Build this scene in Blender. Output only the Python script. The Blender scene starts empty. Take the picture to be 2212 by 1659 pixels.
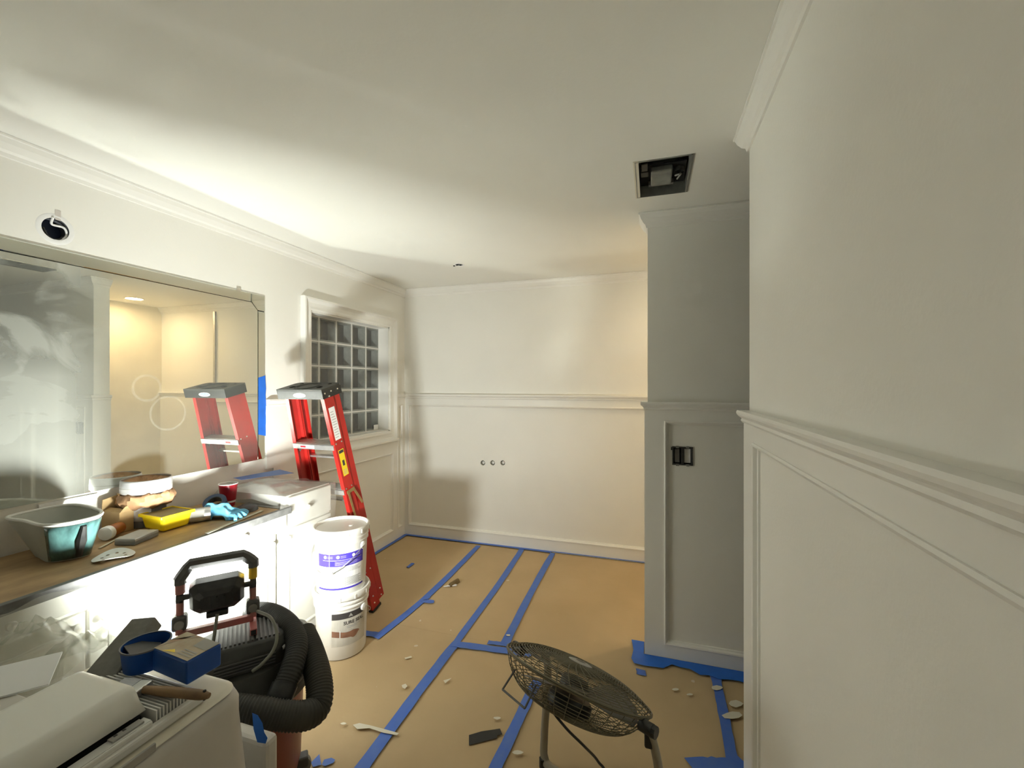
import bpy, bmesh, math, random
from math import sin, cos, pi, radians, sqrt, atan2
from mathutils import Vector, Matrix
random.seed(7)
sc = bpy.context.scene
COL = sc.collection

# ------------------------------------------------------------------ camera
CAMZ = 1.52
F = 940.0
YAW = radians(17.65)
FW = (-sin(YAW), cos(YAW)); RT = (cos(YAW), sin(YAW))
cam = bpy.data.cameras.new('camera'); cam.sensor_fit = 'HORIZONTAL'; cam.sensor_width = 36.0
cam.lens = F / 2212.0 * 36.0; cam.clip_start = 0.02; cam.clip_end = 60
camo = bpy.data.objects.new('camera', cam); COL.objects.link(camo)
camo.location = (0, 0, CAMZ); camo.rotation_euler = (pi / 2, 0, YAW)
sc.camera = camo

# ------------------------------------------------------------------ world and exposure
w = bpy.data.worlds.new('world'); sc.world = w; w.use_nodes = True
w.node_tree.nodes['Background'].inputs[0].default_value = (0.02, 0.025, 0.04, 1)
w.node_tree.nodes['Background'].inputs[1].default_value = 0.3
sc.view_settings.view_transform = 'Standard'; sc.view_settings.look = 'None'
sc.view_settings.gamma = 1.0; sc.view_settings.use_curve_mapping = False
sc.view_settings.exposure = 2.15
sc.cycles.max_bounces = 12; sc.cycles.diffuse_bounces = 5; sc.cycles.glossy_bounces = 4; sc.cycles.transparent_max_bounces = 12
sc.cycles.blur_glossy = 0.1; sc.cycles.sample_clamp_indirect = 0; sc.cycles.use_guiding = True
sc.cycles.adaptive_threshold = 0.2
LAMP_POWER = 175.0       # emission strength of the work light's diffuser
CAN_POWER = 46.0        # emission strength of the shower's ceiling can

def dirpx(px, py):
    u = (px - 1106) / F; v = (829.5 - py) / F
    return (FW[0] + u * RT[0], FW[1] + u * RT[1], v)
def PZ(px, py, z):
    d = dirpx(px, py); t = (z - CAMZ) / d[2]
    return Vector((d[0] * t, d[1] * t, z))
def PX(px, py, X):
    d = dirpx(px, py); t = X / d[0]
    return Vector((X, d[1] * t, CAMZ + d[2] * t))
def PY(px, py, Y):
    d = dirpx(px, py); t = Y / d[1]
    return Vector((d[0] * t, Y, CAMZ + d[2] * t))

# ------------------------------------------------------------------ materials
MATS = {}
def mat(name, col, rough=0.5, metal=0.0, nscale=0, namt=0.0, bump=0.0, bscale=None, emit=0, spec=0.5,
        trans=0.0, col2=None, coat=0.0, alpha=1.0, stretch=None):
    if name in MATS: return MATS[name]
    m = bpy.data.materials.new(name); m.use_nodes = True
    nt = m.node_tree; b = nt.nodes['Principled BSDF']
    b.inputs['Base Color'].default_value = (*col, 1); b.inputs['Roughness'].default_value = rough
    b.inputs['Metallic'].default_value = metal
    b.inputs['Specular IOR Level'].default_value = spec
    b.inputs['Transmission Weight'].default_value = trans
    b.inputs['Coat Weight'].default_value = coat
    b.inputs['Alpha'].default_value = alpha
    if emit:
        b.inputs['Emission Color'].default_value = (*col, 1); b.inputs['Emission Strength'].default_value = emit
    if nscale:
        tc = nt.nodes.new('ShaderNodeTexCoord'); mp = nt.nodes.new('ShaderNodeMapping')
        nt.links.new(tc.outputs['Object'], mp.inputs[0])
        if stretch: mp.inputs['Scale'].default_value = stretch
        n = nt.nodes.new('ShaderNodeTexNoise'); n.inputs['Scale'].default_value = nscale
        n.inputs['Detail'].default_value = 6; nt.links.new(mp.outputs[0], n.inputs['Vector'])
        if namt or col2:
            r = nt.nodes.new('ShaderNodeValToRGB')
            r.color_ramp.elements[0].position = 0.3; r.color_ramp.elements[1].position = 0.7
            c2 = col2 if col2 else tuple(c * (1 - namt) for c in col)
            r.color_ramp.elements[0].color = (*c2, 1); r.color_ramp.elements[1].color = (*col, 1)
            nt.links.new(n.outputs['Fac'], r.inputs[0]); nt.links.new(r.outputs[0], b.inputs['Base Color'])
        if bump:
            n2 = n
            if bscale:
                n2 = nt.nodes.new('ShaderNodeTexNoise'); n2.inputs['Scale'].default_value = bscale
                n2.inputs['Detail'].default_value = 4; nt.links.new(mp.outputs[0], n2.inputs['Vector'])
            bp = nt.nodes.new('ShaderNodeBump'); bp.inputs['Strength'].default_value = bump
            bp.inputs['Distance'].default_value = 0.01
            nt.links.new(n2.outputs['Fac'], bp.inputs['Height']); nt.links.new(bp.outputs[0], b.inputs['Normal'])
    MATS[name] = m
    return m

WALL = mat('wall_paint', (0.90, 0.888, 0.832), 0.55, nscale=3, namt=0.03, bump=0.04, bscale=90)
CEIL = mat('ceiling_paint', (0.90, 0.895, 0.84), 0.7, nscale=2, namt=0.03, bump=0.04, bscale=70)
TRIM = mat('trim_paint', (0.90, 0.89, 0.843), 0.32, nscale=5, namt=0.02)
SHOWER = mat('shower_board', (0.82, 0.77, 0.63), 0.5, nscale=4, namt=0.12)
CABW = mat('cabinet_white', (0.74, 0.73, 0.68), 0.35, nscale=4, namt=0.03)
PLY = mat('plywood', (0.46, 0.31, 0.155), 0.7, nscale=7, col2=(0.27, 0.175, 0.085), bump=0.1, stretch=(2.2, 1, 1))
GREYEDGE = mat('grey_edging', (0.16, 0.16, 0.155), 0.5, nscale=30, namt=0.4)
TAPE = mat('blue_tape', (0.06, 0.16, 0.62), 0.55, nscale=25, col2=(0.09, 0.19, 0.58), bump=0.08)
TAPE2 = mat('blue_tape_bright', (0.015, 0.16, 0.72), 0.45, nscale=18, namt=0.15)
BLACK = mat('black_plastic', (0.013, 0.014, 0.014), 0.42, nscale=40, col2=(0.03, 0.03, 0.028))
DUSTBLK = mat('dusty_black_plastic', (0.014, 0.015, 0.013), 0.5, nscale=9, col2=(0.045, 0.045, 0.037))
HOSEM = mat('hose_rubber', (0.013, 0.014, 0.013), 0.55, nscale=6, col2=(0.03, 0.03, 0.026))
HOSEG = mat('hose_rubber_dusty', (0.05, 0.048, 0.036), 0.6, nscale=8, col2=(0.02, 0.02, 0.018))
GREYD = mat('dark_grey', (0.09, 0.09, 0.085), 0.5, nscale=20, namt=0.3)
GREYM = mat('mid_grey', (0.23, 0.22, 0.20), 0.6, nscale=20, namt=0.25)
GREYL = mat('light_grey', (0.42, 0.41, 0.38), 0.6, nscale=20, namt=0.15)
STEEL = mat('steel', (0.62, 0.62, 0.60), 0.35, metal=0.9, nscale=40, namt=0.2)
ALU = mat('aluminium', (0.70, 0.70, 0.68), 0.38, metal=0.75, nscale=30, namt=0.15)
CHROME = mat('chrome', (0.8, 0.8, 0.78), 0.15, metal=1.0)
BRASS = mat('zinc_yellow', (0.55, 0.42, 0.2), 0.35, metal=0.8, nscale=30, namt=0.2)
RED = mat('red_fibreglass', (0.52, 0.022, 0.016), 0.35, nscale=12, col2=(0.40, 0.018, 0.014))
REDP = mat('dusty_red_paint', (0.42, 0.10, 0.09), 0.5, nscale=15, col2=(0.28, 0.15, 0.12))
TANKRED = mat('tank_red', (0.27, 0.055, 0.03), 0.4, nscale=6, col2=(0.19, 0.05, 0.03))
WHITEP = mat('white_plastic', (0.80, 0.79, 0.75), 0.38)
BINW = mat('bin_white', (0.60, 0.575, 0.53), 0.5, nscale=8, namt=0.06)
CREAM = mat('cream_plastic', (0.74, 0.70, 0.58), 0.45)
PAPERW = mat('white_board', (0.76, 0.77, 0.77), 0.7)
INKV = mat('violet_ink', (0.075, 0.05, 0.50), 0.5)
INKG = mat('grey_ink', (0.42, 0.42, 0.40), 0.6)
INKD = mat('dark_ink', (0.05, 0.045, 0.045), 0.6)
LABELW = mat('label_white', (0.86, 0.86, 0.85), 0.45)
SKINP = mat('printed_skin', (0.32, 0.16, 0.10), 0.6, nscale=30, namt=0.3)
PRINTG = mat('printed_grey', (0.50, 0.48, 0.42), 0.6, nscale=14, col2=(0.62, 0.6, 0.54))
YEL = mat('yellow_plastic', (0.88, 0.66, 0.012), 0.4)
YELD = mat('yellow_tape_band', (0.62, 0.40, 0.02), 0.5)
MUDY = mat('dried_compound', (0.33, 0.28, 0.13), 0.75, nscale=14, namt=0.3)
CARD = mat('cardboard', (0.52, 0.36, 0.17), 0.8, nscale=20, namt=0.15)
KBROWN = mat('brown_paper_crumpled', (0.52, 0.31, 0.16), 0.8, nscale=18, col2=(0.36, 0.20, 0.10), bump=0.3)
DUCT = mat('duct_tape', (0.62, 0.62, 0.63), 0.32, metal=0.35, nscale=20, namt=0.12)
CUPRED = mat('cup_red', (0.30, 0.008, 0.018), 0.28)
CUPIN = mat('cup_white', (0.8, 0.78, 0.76), 0.4)
GLOVE = mat('nitrile_blue', (0.16, 0.52, 0.80), 0.5, nscale=25, namt=0.15)
NAVY = mat('navy', (0.02, 0.035, 0.085), 0.5)
BLUEP = mat('blue_plastic', (0.006, 0.075, 0.36), 0.4, nscale=10, namt=0.15)
TEAL = mat('teal_gloss', (0.10, 0.22, 0.21), 0.12, nscale=9, col2=(0.02, 0.05, 0.05), coat=0.6, stretch=(3, 3, .4))
PANGREY = mat('pan_grey', (0.44, 0.45, 0.40), 0.5, nscale=12, namt=0.12)
PANRIM = mat('pan_rim', (0.70, 0.70, 0.66), 0.4)
AMBER = mat('amber_bottle', (0.30, 0.09, 0.015), 0.25)
WOODH = mat('wood_handle', (0.34, 0.21, 0.10), 0.55, nscale=12, col2=(0.16, 0.10, 0.055), stretch=(1, 1, 1))
STICK = mat('stir_stick', (0.58, 0.54, 0.40), 0.7, nscale=12, namt=0.1)
BRISTLE = mat('bristle', (0.35, 0.38, 0.48), 0.8, nscale=60, col2=(0.75, 0.75, 0.72), stretch=(1, 20, 1))
GOLDW = mat('fan_wire', (0.16, 0.145, 0.10), 0.4, metal=0.55)
FANBLADE = mat('fan_blade', (0.16, 0.155, 0.14), 0.4, metal=0.3)
FANTUBE = mat('fan_tube', (0.30, 0.27, 0.21), 0.4, metal=0.4)
GALV = mat('galvanised', (0.42, 0.44, 0.42), 0.45, metal=0.6, nscale=12, namt=0.5)
VOID = mat('dark_void', (0.008, 0.009, 0.010), 0.8)
NIGHT = mat('night_glass', (0.035, 0.036, 0.038), 0.25, nscale=40, col2=(0.03, 0.03, 0.03))
BLKEDGE = mat('block_edge', (0.55, 0.56, 0.54), 0.25, nscale=20, namt=0.3)
GROUT = mat('grout', (0.78, 0.775, 0.74), 0.6)
PKG = None

def glassy(name, tint, gloss, rough, bscale, bstr, trans_w=1.0, diff=0.0, dcol=(0.8, 0.8, 0.78)):
    m = bpy.data.materials.new(name); m.use_nodes = True; nt = m.node_tree
    for n in list(nt.nodes):
        if n.type != 'OUTPUT_MATERIAL': nt.nodes.remove(n)
    out = [n for n in nt.nodes if n.type == 'OUTPUT_MATERIAL'][0]
    tr = nt.nodes.new('ShaderNodeBsdfTransparent'); tr.inputs[0].default_value = (*tint, 1)
    gl = nt.nodes.new('ShaderNodeBsdfGlossy'); gl.inputs['Roughness'].default_value = rough
    tc = nt.nodes.new('ShaderNodeTexCoord'); n = nt.nodes.new('ShaderNodeTexNoise')
    n.inputs['Scale'].default_value = bscale; nt.links.new(tc.outputs['Object'], n.inputs['Vector'])
    bp = nt.nodes.new('ShaderNodeBump'); bp.inputs['Strength'].default_value = bstr; bp.inputs['Distance'].default_value = 0.01
    nt.links.new(n.outputs['Fac'], bp.inputs['Height']); nt.links.new(bp.outputs[0], gl.inputs['Normal'])
    mx = nt.nodes.new('ShaderNodeMixShader'); mx.inputs[0].default_value = gloss
    nt.links.new(tr.outputs[0], mx.inputs[1]); nt.links.new(gl.outputs[0], mx.inputs[2])
    last = mx
    if diff:
        df = nt.nodes.new('ShaderNodeBsdfDiffuse'); df.inputs[0].default_value = (*dcol, 1)
        nt.links.new(bp.outputs[0], df.inputs['Normal'])
        m2 = nt.nodes.new('ShaderNodeMixShader'); m2.inputs[0].default_value = diff
        nt.links.new(mx.outputs[0], m2.inputs[1]); nt.links.new(df.outputs[0], m2.inputs[2]); last = m2
    nt.links.new(last.outputs[0], out.inputs[0])
    return m
BLOCKGLASS = glassy('rippled_glass', (0.72, 0.74, 0.72), 0.16, 0.12, 55, 0.9)
FILM = glassy('plastic_film', (0.93, 0.94, 0.92), 0.10, 0.16, 9, 0.5, diff=0.24, dcol=(0.78, 0.77, 0.70))
FILMC = glassy('clear_film', (0.93, 0.93, 0.92), 0.12, 0.12, 12, 0.5, diff=0.16, dcol=(0.75, 0.74, 0.70))

# floor kraft paper
def kraft():
    m = mat('kraft_paper', (0.56, 0.415, 0.235), 0.75, nscale=2.5, col2=(0.50, 0.37, 0.205), bump=0.4, bscale=6)
    nt = m.node_tree; b = nt.nodes['Principled BSDF']
    src = b.inputs['Base Color'].links[0].from_socket
    tc = [n for n in nt.nodes if n.type == 'TEX_COORD'][0]
    vo = nt.nodes.new('ShaderNodeTexVoronoi'); vo.inputs['Scale'].default_value = 9; vo.inputs['Randomness'].default_value = 1
    nz = nt.nodes.new('ShaderNodeTexNoise'); nz.inputs['Scale'].default_value = 22
    mxv = nt.nodes.new('ShaderNodeMix'); mxv.data_type = 'VECTOR'; mxv.inputs[0].default_value = 0.03
    nt.links.new(tc.outputs['Object'], mxv.inputs[4]); nt.links.new(nz.outputs['Color'], mxv.inputs[5]); nt.links.new(tc.outputs['Object'], nz.inputs['Vector'])
    nt.links.new(mxv.outputs[1], vo.inputs['Vector'])
    # size of each splash comes from the cell colour
    sep = nt.nodes.new('ShaderNodeSeparateColor'); nt.links.new(vo.outputs['Color'], sep.inputs[0])
    pw = nt.nodes.new('ShaderNodeMath'); pw.operation = 'POWER'; pw.inputs[1].default_value = 4
    nt.links.new(sep.outputs[0], pw.inputs[0])
    sz = nt.nodes.new('ShaderNodeMath'); sz.operation = 'MULTIPLY'; sz.inputs[1].default_value = 0.13
    nt.links.new(pw.outputs[0], sz.inputs[0])
    lt = nt.nodes.new('ShaderNodeMath'); lt.operation = 'LESS_THAN'
    nt.links.new(vo.outputs['Distance'], lt.inputs[0]); nt.links.new(sz.outputs[0], lt.inputs[1])
    mul = nt.nodes.new('ShaderNodeMath'); mul.operation = 'MULTIPLY'; mul.inputs[1].default_value = 0.6
    nt.links.new(lt.outputs[0], mul.inputs[0])
    mx = nt.nodes.new('ShaderNodeMix'); mx.data_type = 'RGBA'; mx.inputs[7].default_value = (0.75, 0.71, 0.6, 1)
    nt.links.new(mul.outputs[0], mx.inputs[0]); nt.links.new(src, mx.inputs[6]); nt.links.new(mx.outputs[2], b.inputs['Base Color'])
    return m
KRAFT = kraft()

def mirror_mat():
    m = bpy.data.materials.new('dusty_mirror'); m.use_nodes = True; nt = m.node_tree
    for n in list(nt.nodes):
        if n.type != 'OUTPUT_MATERIAL': nt.nodes.remove(n)
    out = [n for n in nt.nodes if n.type == 'OUTPUT_MATERIAL'][0]
    N = nt.nodes.new; L = nt.links.new
    gl = N('ShaderNodeBsdfGlossy'); gl.inputs['Roughness'].default_value = 0.0; gl.inputs[0].default_value = (0.86, 0.88, 0.82, 1)
    df = N('ShaderNodeBsdfDiffuse'); df.inputs[0].default_value = (0.62, 0.64, 0.58, 1)
    tc = N('ShaderNodeTexCoord'); sp = N('ShaderNodeSeparateXYZ'); L(tc.outputs['Object'], sp.inputs[0])
    n1 = N('ShaderNodeTexNoise'); n1.inputs['Scale'].default_value = 3.4; n1.inputs['Detail'].default_value = 7; n1.inputs['Distortion'].default_value = 0.7
    mp = N('ShaderNodeMapping'); mp.inputs['Scale'].default_value = (1, 1.0, 1.25); mp.inputs['Location'].default_value = (0, .35, .2); L(tc.outputs['Object'], mp.inputs[0]); L(mp.outputs[0], n1.inputs['Vector'])
    r1 = N('ShaderNodeValToRGB'); r1.color_ramp.elements[0].position = 0.46; r1.color_ramp.elements[1].position = 0.56
    r1.color_ramp.elements[0].color = (0.05,) * 3 + (1,); r1.color_ramp.elements[1].color = (0.38,) * 3 + (1,)
    L(n1.outputs['Fac'], r1.inputs[0])
    # smeared towards the near end of the glass (object y = along the wall)
    mr = N('ShaderNodeMapRange'); mr.inputs['From Min'].default_value = 1.16; mr.inputs['From Max'].default_value = 1.34
    mr.inputs['To Min'].default_value = 1; mr.inputs['To Max'].default_value = 0; L(sp.outputs['Y'], mr.inputs['Value'])
    mlow = N('ShaderNodeMapRange'); mlow.inputs['From Min'].default_value = 1.55; mlow.inputs['From Max'].default_value = 1.75
    mlow.inputs['To Min'].default_value = 0.33; mlow.inputs['To Max'].default_value = 0; L(sp.outputs['Z'], mlow.inputs['Value'])
    mxx = N('ShaderNodeMath'); mxx.operation = 'MAXIMUM'; L(r1.outputs[0], mxx.inputs[0]); L(mlow.outputs[0], mxx.inputs[1])
    ml = N('ShaderNodeMath'); ml.operation = 'MULTIPLY'; L(mxx.outputs[0], ml.inputs[0]); L(mr.outputs[0], ml.inputs[1])
    # swirl rings rubbed in the dust
    ringsum = None
    for (cy, cz, rad, wd) in ((1.50, 1.50, 0.062, 0.006), (1.60, 1.37, 0.085, 0.005)):
        sy = N('ShaderNodeMath'); sy.operation = 'SUBTRACT'; sy.inputs[1].default_value = cy; L(sp.outputs['Y'], sy.inputs[0])
        sz = N('ShaderNodeMath'); sz.operation = 'SUBTRACT'; sz.inputs[1].default_value = cz; L(sp.outputs['Z'], sz.inputs[0])
        cb = N('ShaderNodeCombineXYZ'); L(sy.outputs[0], cb.inputs[0]); L(sz.outputs[0], cb.inputs[1])
        ln = N('ShaderNodeVectorMath'); ln.operation = 'LENGTH'; L(cb.outputs[0], ln.inputs[0])
        s2 = N('ShaderNodeMath'); s2.operation = 'SUBTRACT'; s2.inputs[1].default_value = rad; L(ln.outputs['Value'], s2.inputs[0])
        ab = N('ShaderNodeMath'); ab.operation = 'ABSOLUTE'; L(s2.outputs[0], ab.inputs[0])
        lt = N('ShaderNodeMath'); lt.operation = 'LESS_THAN'; lt.inputs[1].default_value = wd; L(ab.outputs[0], lt.inputs[0])
        sc_ = N('ShaderNodeMath'); sc_.operation = 'MULTIPLY'; sc_.inputs[1].default_value = 0.09; L(lt.outputs[0], sc_.inputs[0])
        if ringsum is None: ringsum = sc_
        else:
            ad = N('ShaderNodeMath'); ad.operation = 'ADD'; L(ringsum.outputs[0], ad.inputs[0]); L(sc_.outputs[0], ad.inputs[1]); ringsum = ad
    a1 = N('ShaderNodeMath'); a1.operation = 'ADD'; L(ml.outputs[0], a1.inputs[0]); L(ringsum.outputs[0], a1.inputs[1])
    a2 = N('ShaderNodeMath'); a2.operation = 'ADD'; a2.inputs[1].default_value = 0.10; a2.use_clamp = True; L(a1.outputs[0], a2.inputs[0])
    mx = N('ShaderNodeMixShader'); L(a2.outputs[0], mx.inputs[0]); L(gl.outputs[0], mx.inputs[1]); L(df.outputs[0], mx.inputs[2])
    L(mx.outputs[0], out.inputs[0])
    return m
MIRROR = mirror_mat()

# ------------------------------------------------------------------ mesh helpers
class MB:
    def __init__(s): s.v = []; s.f = []
    def add(s, vs, fs):
        o = len(s.v); s.v += [tuple(p) for p in vs]; s.f += [tuple(i + o for i in f) for f in fs]
        return s
    def box(s, x0, x1, y0, y1, z0, z1):
        return s.add([(x0, y0, z0), (x1, y0, z0), (x1, y1, z0), (x0, y1, z0), (x0, y0, z1), (x1, y0, z1), (x1, y1, z1), (x0, y1, z1)],
                     [(0, 3, 2, 1), (4, 5, 6, 7), (0, 1, 5, 4), (1, 2, 6, 5), (2, 3, 7, 6), (3, 0, 4, 7)])
    def prism(s, pts, h0, h1, axis='z'):
        n = len(pts)
        def mk(a, b, h):
            return {'z': (a, b, h), 'y': (a, h, b), 'x': (h, a, b)}[axis]
        vs = [mk(a, b, h0) for a, b in pts] + [mk(a, b, h1) for a, b in pts]
        fs = [tuple(range(n))[::-1], tuple(range(n, 2 * n))] + [(i, (i + 1) % n, n + (i + 1) % n, n + i) for i in range(n)]
        return s.add(vs, fs)
    def tube(s, pts, r, n=10, closed=False, caps=True):
        pts = [Vector(p) for p in pts]; m = len(pts)
        rr = r if isinstance(r, (list, tuple)) else [r] * m
        T = []
        for i in range(m):
            if closed: d = pts[(i + 1) % m] - pts[i - 1]
            else: d = pts[min(i + 1, m - 1)] - pts[max(i - 1, 0)]
            T.append(d.normalized() if d.length > 1e-9 else Vector((0, 0, 1)))
        up = Vector((0, 0, 1)) if abs(T[0].z) < 0.9 else Vector((1, 0, 0))
        a = (up - T[0] * up.dot(T[0])).normalized()
        vs = []
        for i in range(m):
            a = (a - T[i] * a.dot(T[i])).normalized(); b = T[i].cross(a)
            for k in range(n):
                t = 2 * pi * k / n
                vs.append(pts[i] + (a * cos(t) + b * sin(t)) * rr[i])
        fs = []
        for i in range(m if closed else m - 1):
            j = (i + 1) % m
            for k in range(n):
                fs.append((i * n + k, i * n + (k + 1) % n, j * n + (k + 1) % n, j * n + k))
        if caps and not closed:
            fs.append(tuple(range(n))[::-1]); fs.append(tuple((m - 1) * n + k for k in range(n)))
        return s.add(vs, fs)
    def lathe(s, prof, n=32, cx=0, cy=0, a0=0, a1=2 * pi):
        full = abs(a1 - a0 - 2 * pi) < 1e-6; m = n if full else n + 1
        vs = []; fs = []
        for r, z in prof:
            for k in range(m):
                t = a0 + (a1 - a0) * k / n
                vs.append((cx + r * cos(t), cy + r * sin(t), z))
        for i in range(len(prof) - 1):
            for k in range(n):
                k2 = (k + 1) % m
                fs.append((i * m + k, i * m + k2, (i + 1) * m + k2, (i + 1) * m + k))
        return s.add(vs, fs)
    def disc(s, r, z, n=32, cx=0, cy=0, flip=False):
        vs = [(cx + r * cos(2 * pi * k / n), cy + r * sin(2 * pi * k / n), z) for k in range(n)]
        f = tuple(range(n)); return s.add(vs, [f[::-1] if flip else f])
    def bar(s, p, q, wx, wy, up=(0, 0, 1)):
        p = Vector(p); q = Vector(q); d = (q - p).normalized(); up = Vector(up)
        if abs(d.dot(up)) > 0.95: up = Vector((0, 1, 0))
        a = d.cross(up).normalized(); b = a.cross(d)
        vs = []
        for c in (p, q):
            for sa, sb in ((-1, -1), (1, -1), (1, 1), (-1, 1)): vs.append(c + a * sa * wx / 2 + b * sb * wy / 2)
        return s.add(vs, [(0, 1, 2, 3), (7, 6, 5, 4), (0, 4, 5, 1), (1, 5, 6, 2), (2, 6, 7, 3), (3, 7, 4, 0)])
    def xf(s, M):
        s.v = [tuple(M @ Vector(p)) for p in s.v]; return s
    def build(s, name, material, parent=None, smooth=False, bevel=0, loc=None, subsurf=0, solid=0, seg=2, angle=0.6):
        me = bpy.data.meshes.new(name); me.from_pydata(s.v, [], s.f)
        bm = bmesh.new(); bm.from_mesh(me); bmesh.ops.recalc_face_normals(bm, faces=bm.faces); bm.to_mesh(me); bm.free()
        me.materials.append(material)
        if smooth: 
            for p in me.polygons: p.use_smooth = True
        o = bpy.data.objects.new(name, me); COL.objects.link(o)
        if parent: o.parent = parent
        if loc: o.location = loc
        if solid:
            md = o.modifiers.new('solid', 'SOLIDIFY'); md.thickness = solid; md.offset = 0
        if bevel:
            md = o.modifiers.new('bevel', 'BEVEL'); md.width = bevel; md.segments = seg; md.limit_method = 'ANGLE'; md.angle_limit = 0.5
        if subsurf:
            md = o.modifiers.new('sub', 'SUBSURF'); md.levels = subsurf; md.render_levels = subsurf
        if smooth:
            try: me.set_sharp_from_angle(angle=angle)
            except Exception: pass
        return o

def empty(name, loc=(0, 0, 0), rot=(0, 0, 0)):
    o = bpy.data.objects.new(name, None); COL.objects.link(o); o.location = loc; o.rotation_euler = rot
    o.empty_display_size = 0.05
    return o
def tag(o, label=None, cat=None, group=None, kind=None):
    if label: o['label'] = label
    if cat: o['category'] = cat
    if group: o['group'] = group
    if kind: o['kind'] = kind
    return o
def struct(o, label=None):
    o['kind'] = 'structure'
    if label: o['label'] = label
    return o

def holed(outer, holes, mapf, depth):
    """flat plate with holes: 2D loops -> triangle fill, mapped to 3D, with thickness"""
    bm = bmesh.new(); loops = [outer] + holes; vl = []
    for lp in loops:
        vs = [bm.verts.new((a, b, 0)) for a, b in lp]
        for i in range(len(vs)): bm.edges.new((vs[i], vs[(i + 1) % len(vs)]))
        vl.append(vs)
    bmesh.ops.triangle_fill(bm, use_beauty=True, use_dissolve=False, edges=bm.edges[:])
    bm.verts.index_update()
    V = [(v.co.x, v.co.y) for v in bm.verts]; FC = [tuple(v.index for v in f.verts) for f in bm.faces]
    idx = [[v.index for v in vs] for vs in vl]; bm.free()
    n = len(V); mb = MB()
    vs = [mapf(a, b, 0) for a, b in V] + [mapf(a, b, depth) for a, b in V]
    fs = FC + [tuple(i + n for i in f)[::-1] for f in FC]
    for l in idx:
        for i in range(len(l)):
            a, b = l[i], l[(i + 1) % len(l)]; fs.append((a, b, b + n, a + n))
    return mb.add(vs, fs)
def rect(a0, a1, b0, b1): return [(a0, b0), (a1, b0), (a1, b1), (a0, b1)]
def circ(a, b, r, n=28): return [(a + r * cos(2 * pi * k / n), b + r * sin(2 * pi * k / n)) for k in range(n)]

def sweep2(path, prof, mapf, closed=False):
    """path of 2D points, profile (off, h): off to the left of travel, mitred; mapf(a,b,h)->3D"""
    n = len(path); offs = []
    for i in range(n):
        def nrm(p, q):
            dx, dy = q[0] - p[0], q[1] - p[1]; l = math.hypot(dx, dy); return (-dy / l, dx / l)
        if closed or 0 < i < n - 1:
            n1 = nrm(path[i - 1], path[i]); n2 = nrm(path[i], path[(i + 1) % n])
            k = 1 + n1[0] * n2[0] + n1[1] * n2[1]
            offs.append(((n1[0] + n2[0]) / k, (n1[1] + n2[1]) / k))
        elif i == 0: offs.append(nrm(path[0], path[1]))
        else: offs.append(nrm(path[-2], path[-1]))
    m = len(prof); vs = []; fs = []
    for (a, b), (ox, oy) in zip(path, offs):
        for o, h in prof: vs.append(mapf(a + ox * o, b + oy * o, h))
    for i in range(n if closed else n - 1):
        j = (i + 1) % n
        for k in range(m):
            k2 = (k + 1) % m
            fs.append((i * m + k, j * m + k, j * m + k2, i * m + k2))
    if not closed:
        fs.append(tuple(range(m))); fs.append(tuple((n - 1) * m + k for k in range(m))[::-1])
    return MB().add(vs, fs)
XY = lambda a, b, h: (a, b, h)

def crom(pts, k=8):
    P = [Vector(p) for p in pts]; P = [P[0] * 2 - P[1]] + P + [P[-1] * 2 - P[-2]]; out = []
    for i in range(1, len(P) - 2):
        for j in range(k):
            t = j / k; a, b, c, d = P[i - 1], P[i], P[i + 1], P[i + 2]
            out.append(0.5 * ((2 * b) + (c - a) * t + (2 * a - 5 * b + 4 * c - d) * t * t + (3 * b - a - 3 * c + d) * t ** 3))
    out.append(P[-2]); return out
def resample(pts, step):
    pts = [Vector(p) for p in pts]; out = [pts[0]]; acc = 0
    for a, b in zip(pts, pts[1:]):
        l = (b - a).length; d = step - acc
        while d <= l:
            out.append(a + (b - a) * (d / l)); d += step
        acc = l - (d - step)
    return out
def copy_tree(o, parent=None):
    c = o.copy(); COL.objects.link(c)
    if parent: c.parent = parent
    for ch in list(o.children): copy_tree(ch, c)
    return c

def text_mb(body, size, mapf, align='CENTER', bold=0.0):
    cu = bpy.data.curves.new('lettering', 'FONT'); cu.body = body; cu.size = size; cu.align_x = align; cu.offset = bold
    cu.resolution_u = 3
    to = bpy.data.objects.new('lettering', cu); COL.objects.link(to)
    dg = bpy.context.evaluated_depsgraph_get(); dg.update()
    me = bpy.data.meshes.new_from_object(to.evaluated_get(dg))
    mb = MB().add([mapf(v.co.x, v.co.y) for v in me.vertices], [tuple(p.vertices) for p in me.polygons])
    bpy.data.objects.remove(to); bpy.data.curves.remove(cu); bpy.data.meshes.remove(me)
    return mb

# ------------------------------------------------------------------ room dimensions
XL = -2.375; XR = 0.354; YB = 3.87; YE = 1.825; YC = 2.56; XC = -0.015; ZC = 2.47; YF = -1.3
XS = 1.11; XH = 2.0
ZR = 1.42                # top of chair rail
Q = 0.0165               # wainscot frame projection
# window opening on the left wall
WY0, WY1, WZ0, WZ1 = 2.59, 3.60, 1.07, 2.06

# floor
o = struct(MB().box(XL - .2, XH + .1, YF - .1, YB + .1, -.12, 0).build('floor', mat('subfloor', (0.35, 0.24, 0.12), 0.8, nscale=3, namt=0.2)))
# ceiling with fan opening, small fixture hole and shower can
fan_r = (-0.065, 0.167, 1.935, 2.306)
smallc = PZ(992, 572, ZC)
can = (0.74, 3.34)
o = struct(holed(rect(XL - .2, XH + .1, YF - .1, YB + .1),
                 [rect(*fan_r), circ(smallc.x, smallc.y, 0.03), circ(can[0], can[1], 0.075)],
                 lambda a, b, d: (a, b, ZC + d), 0.02).build('ceiling', CEIL))
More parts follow.
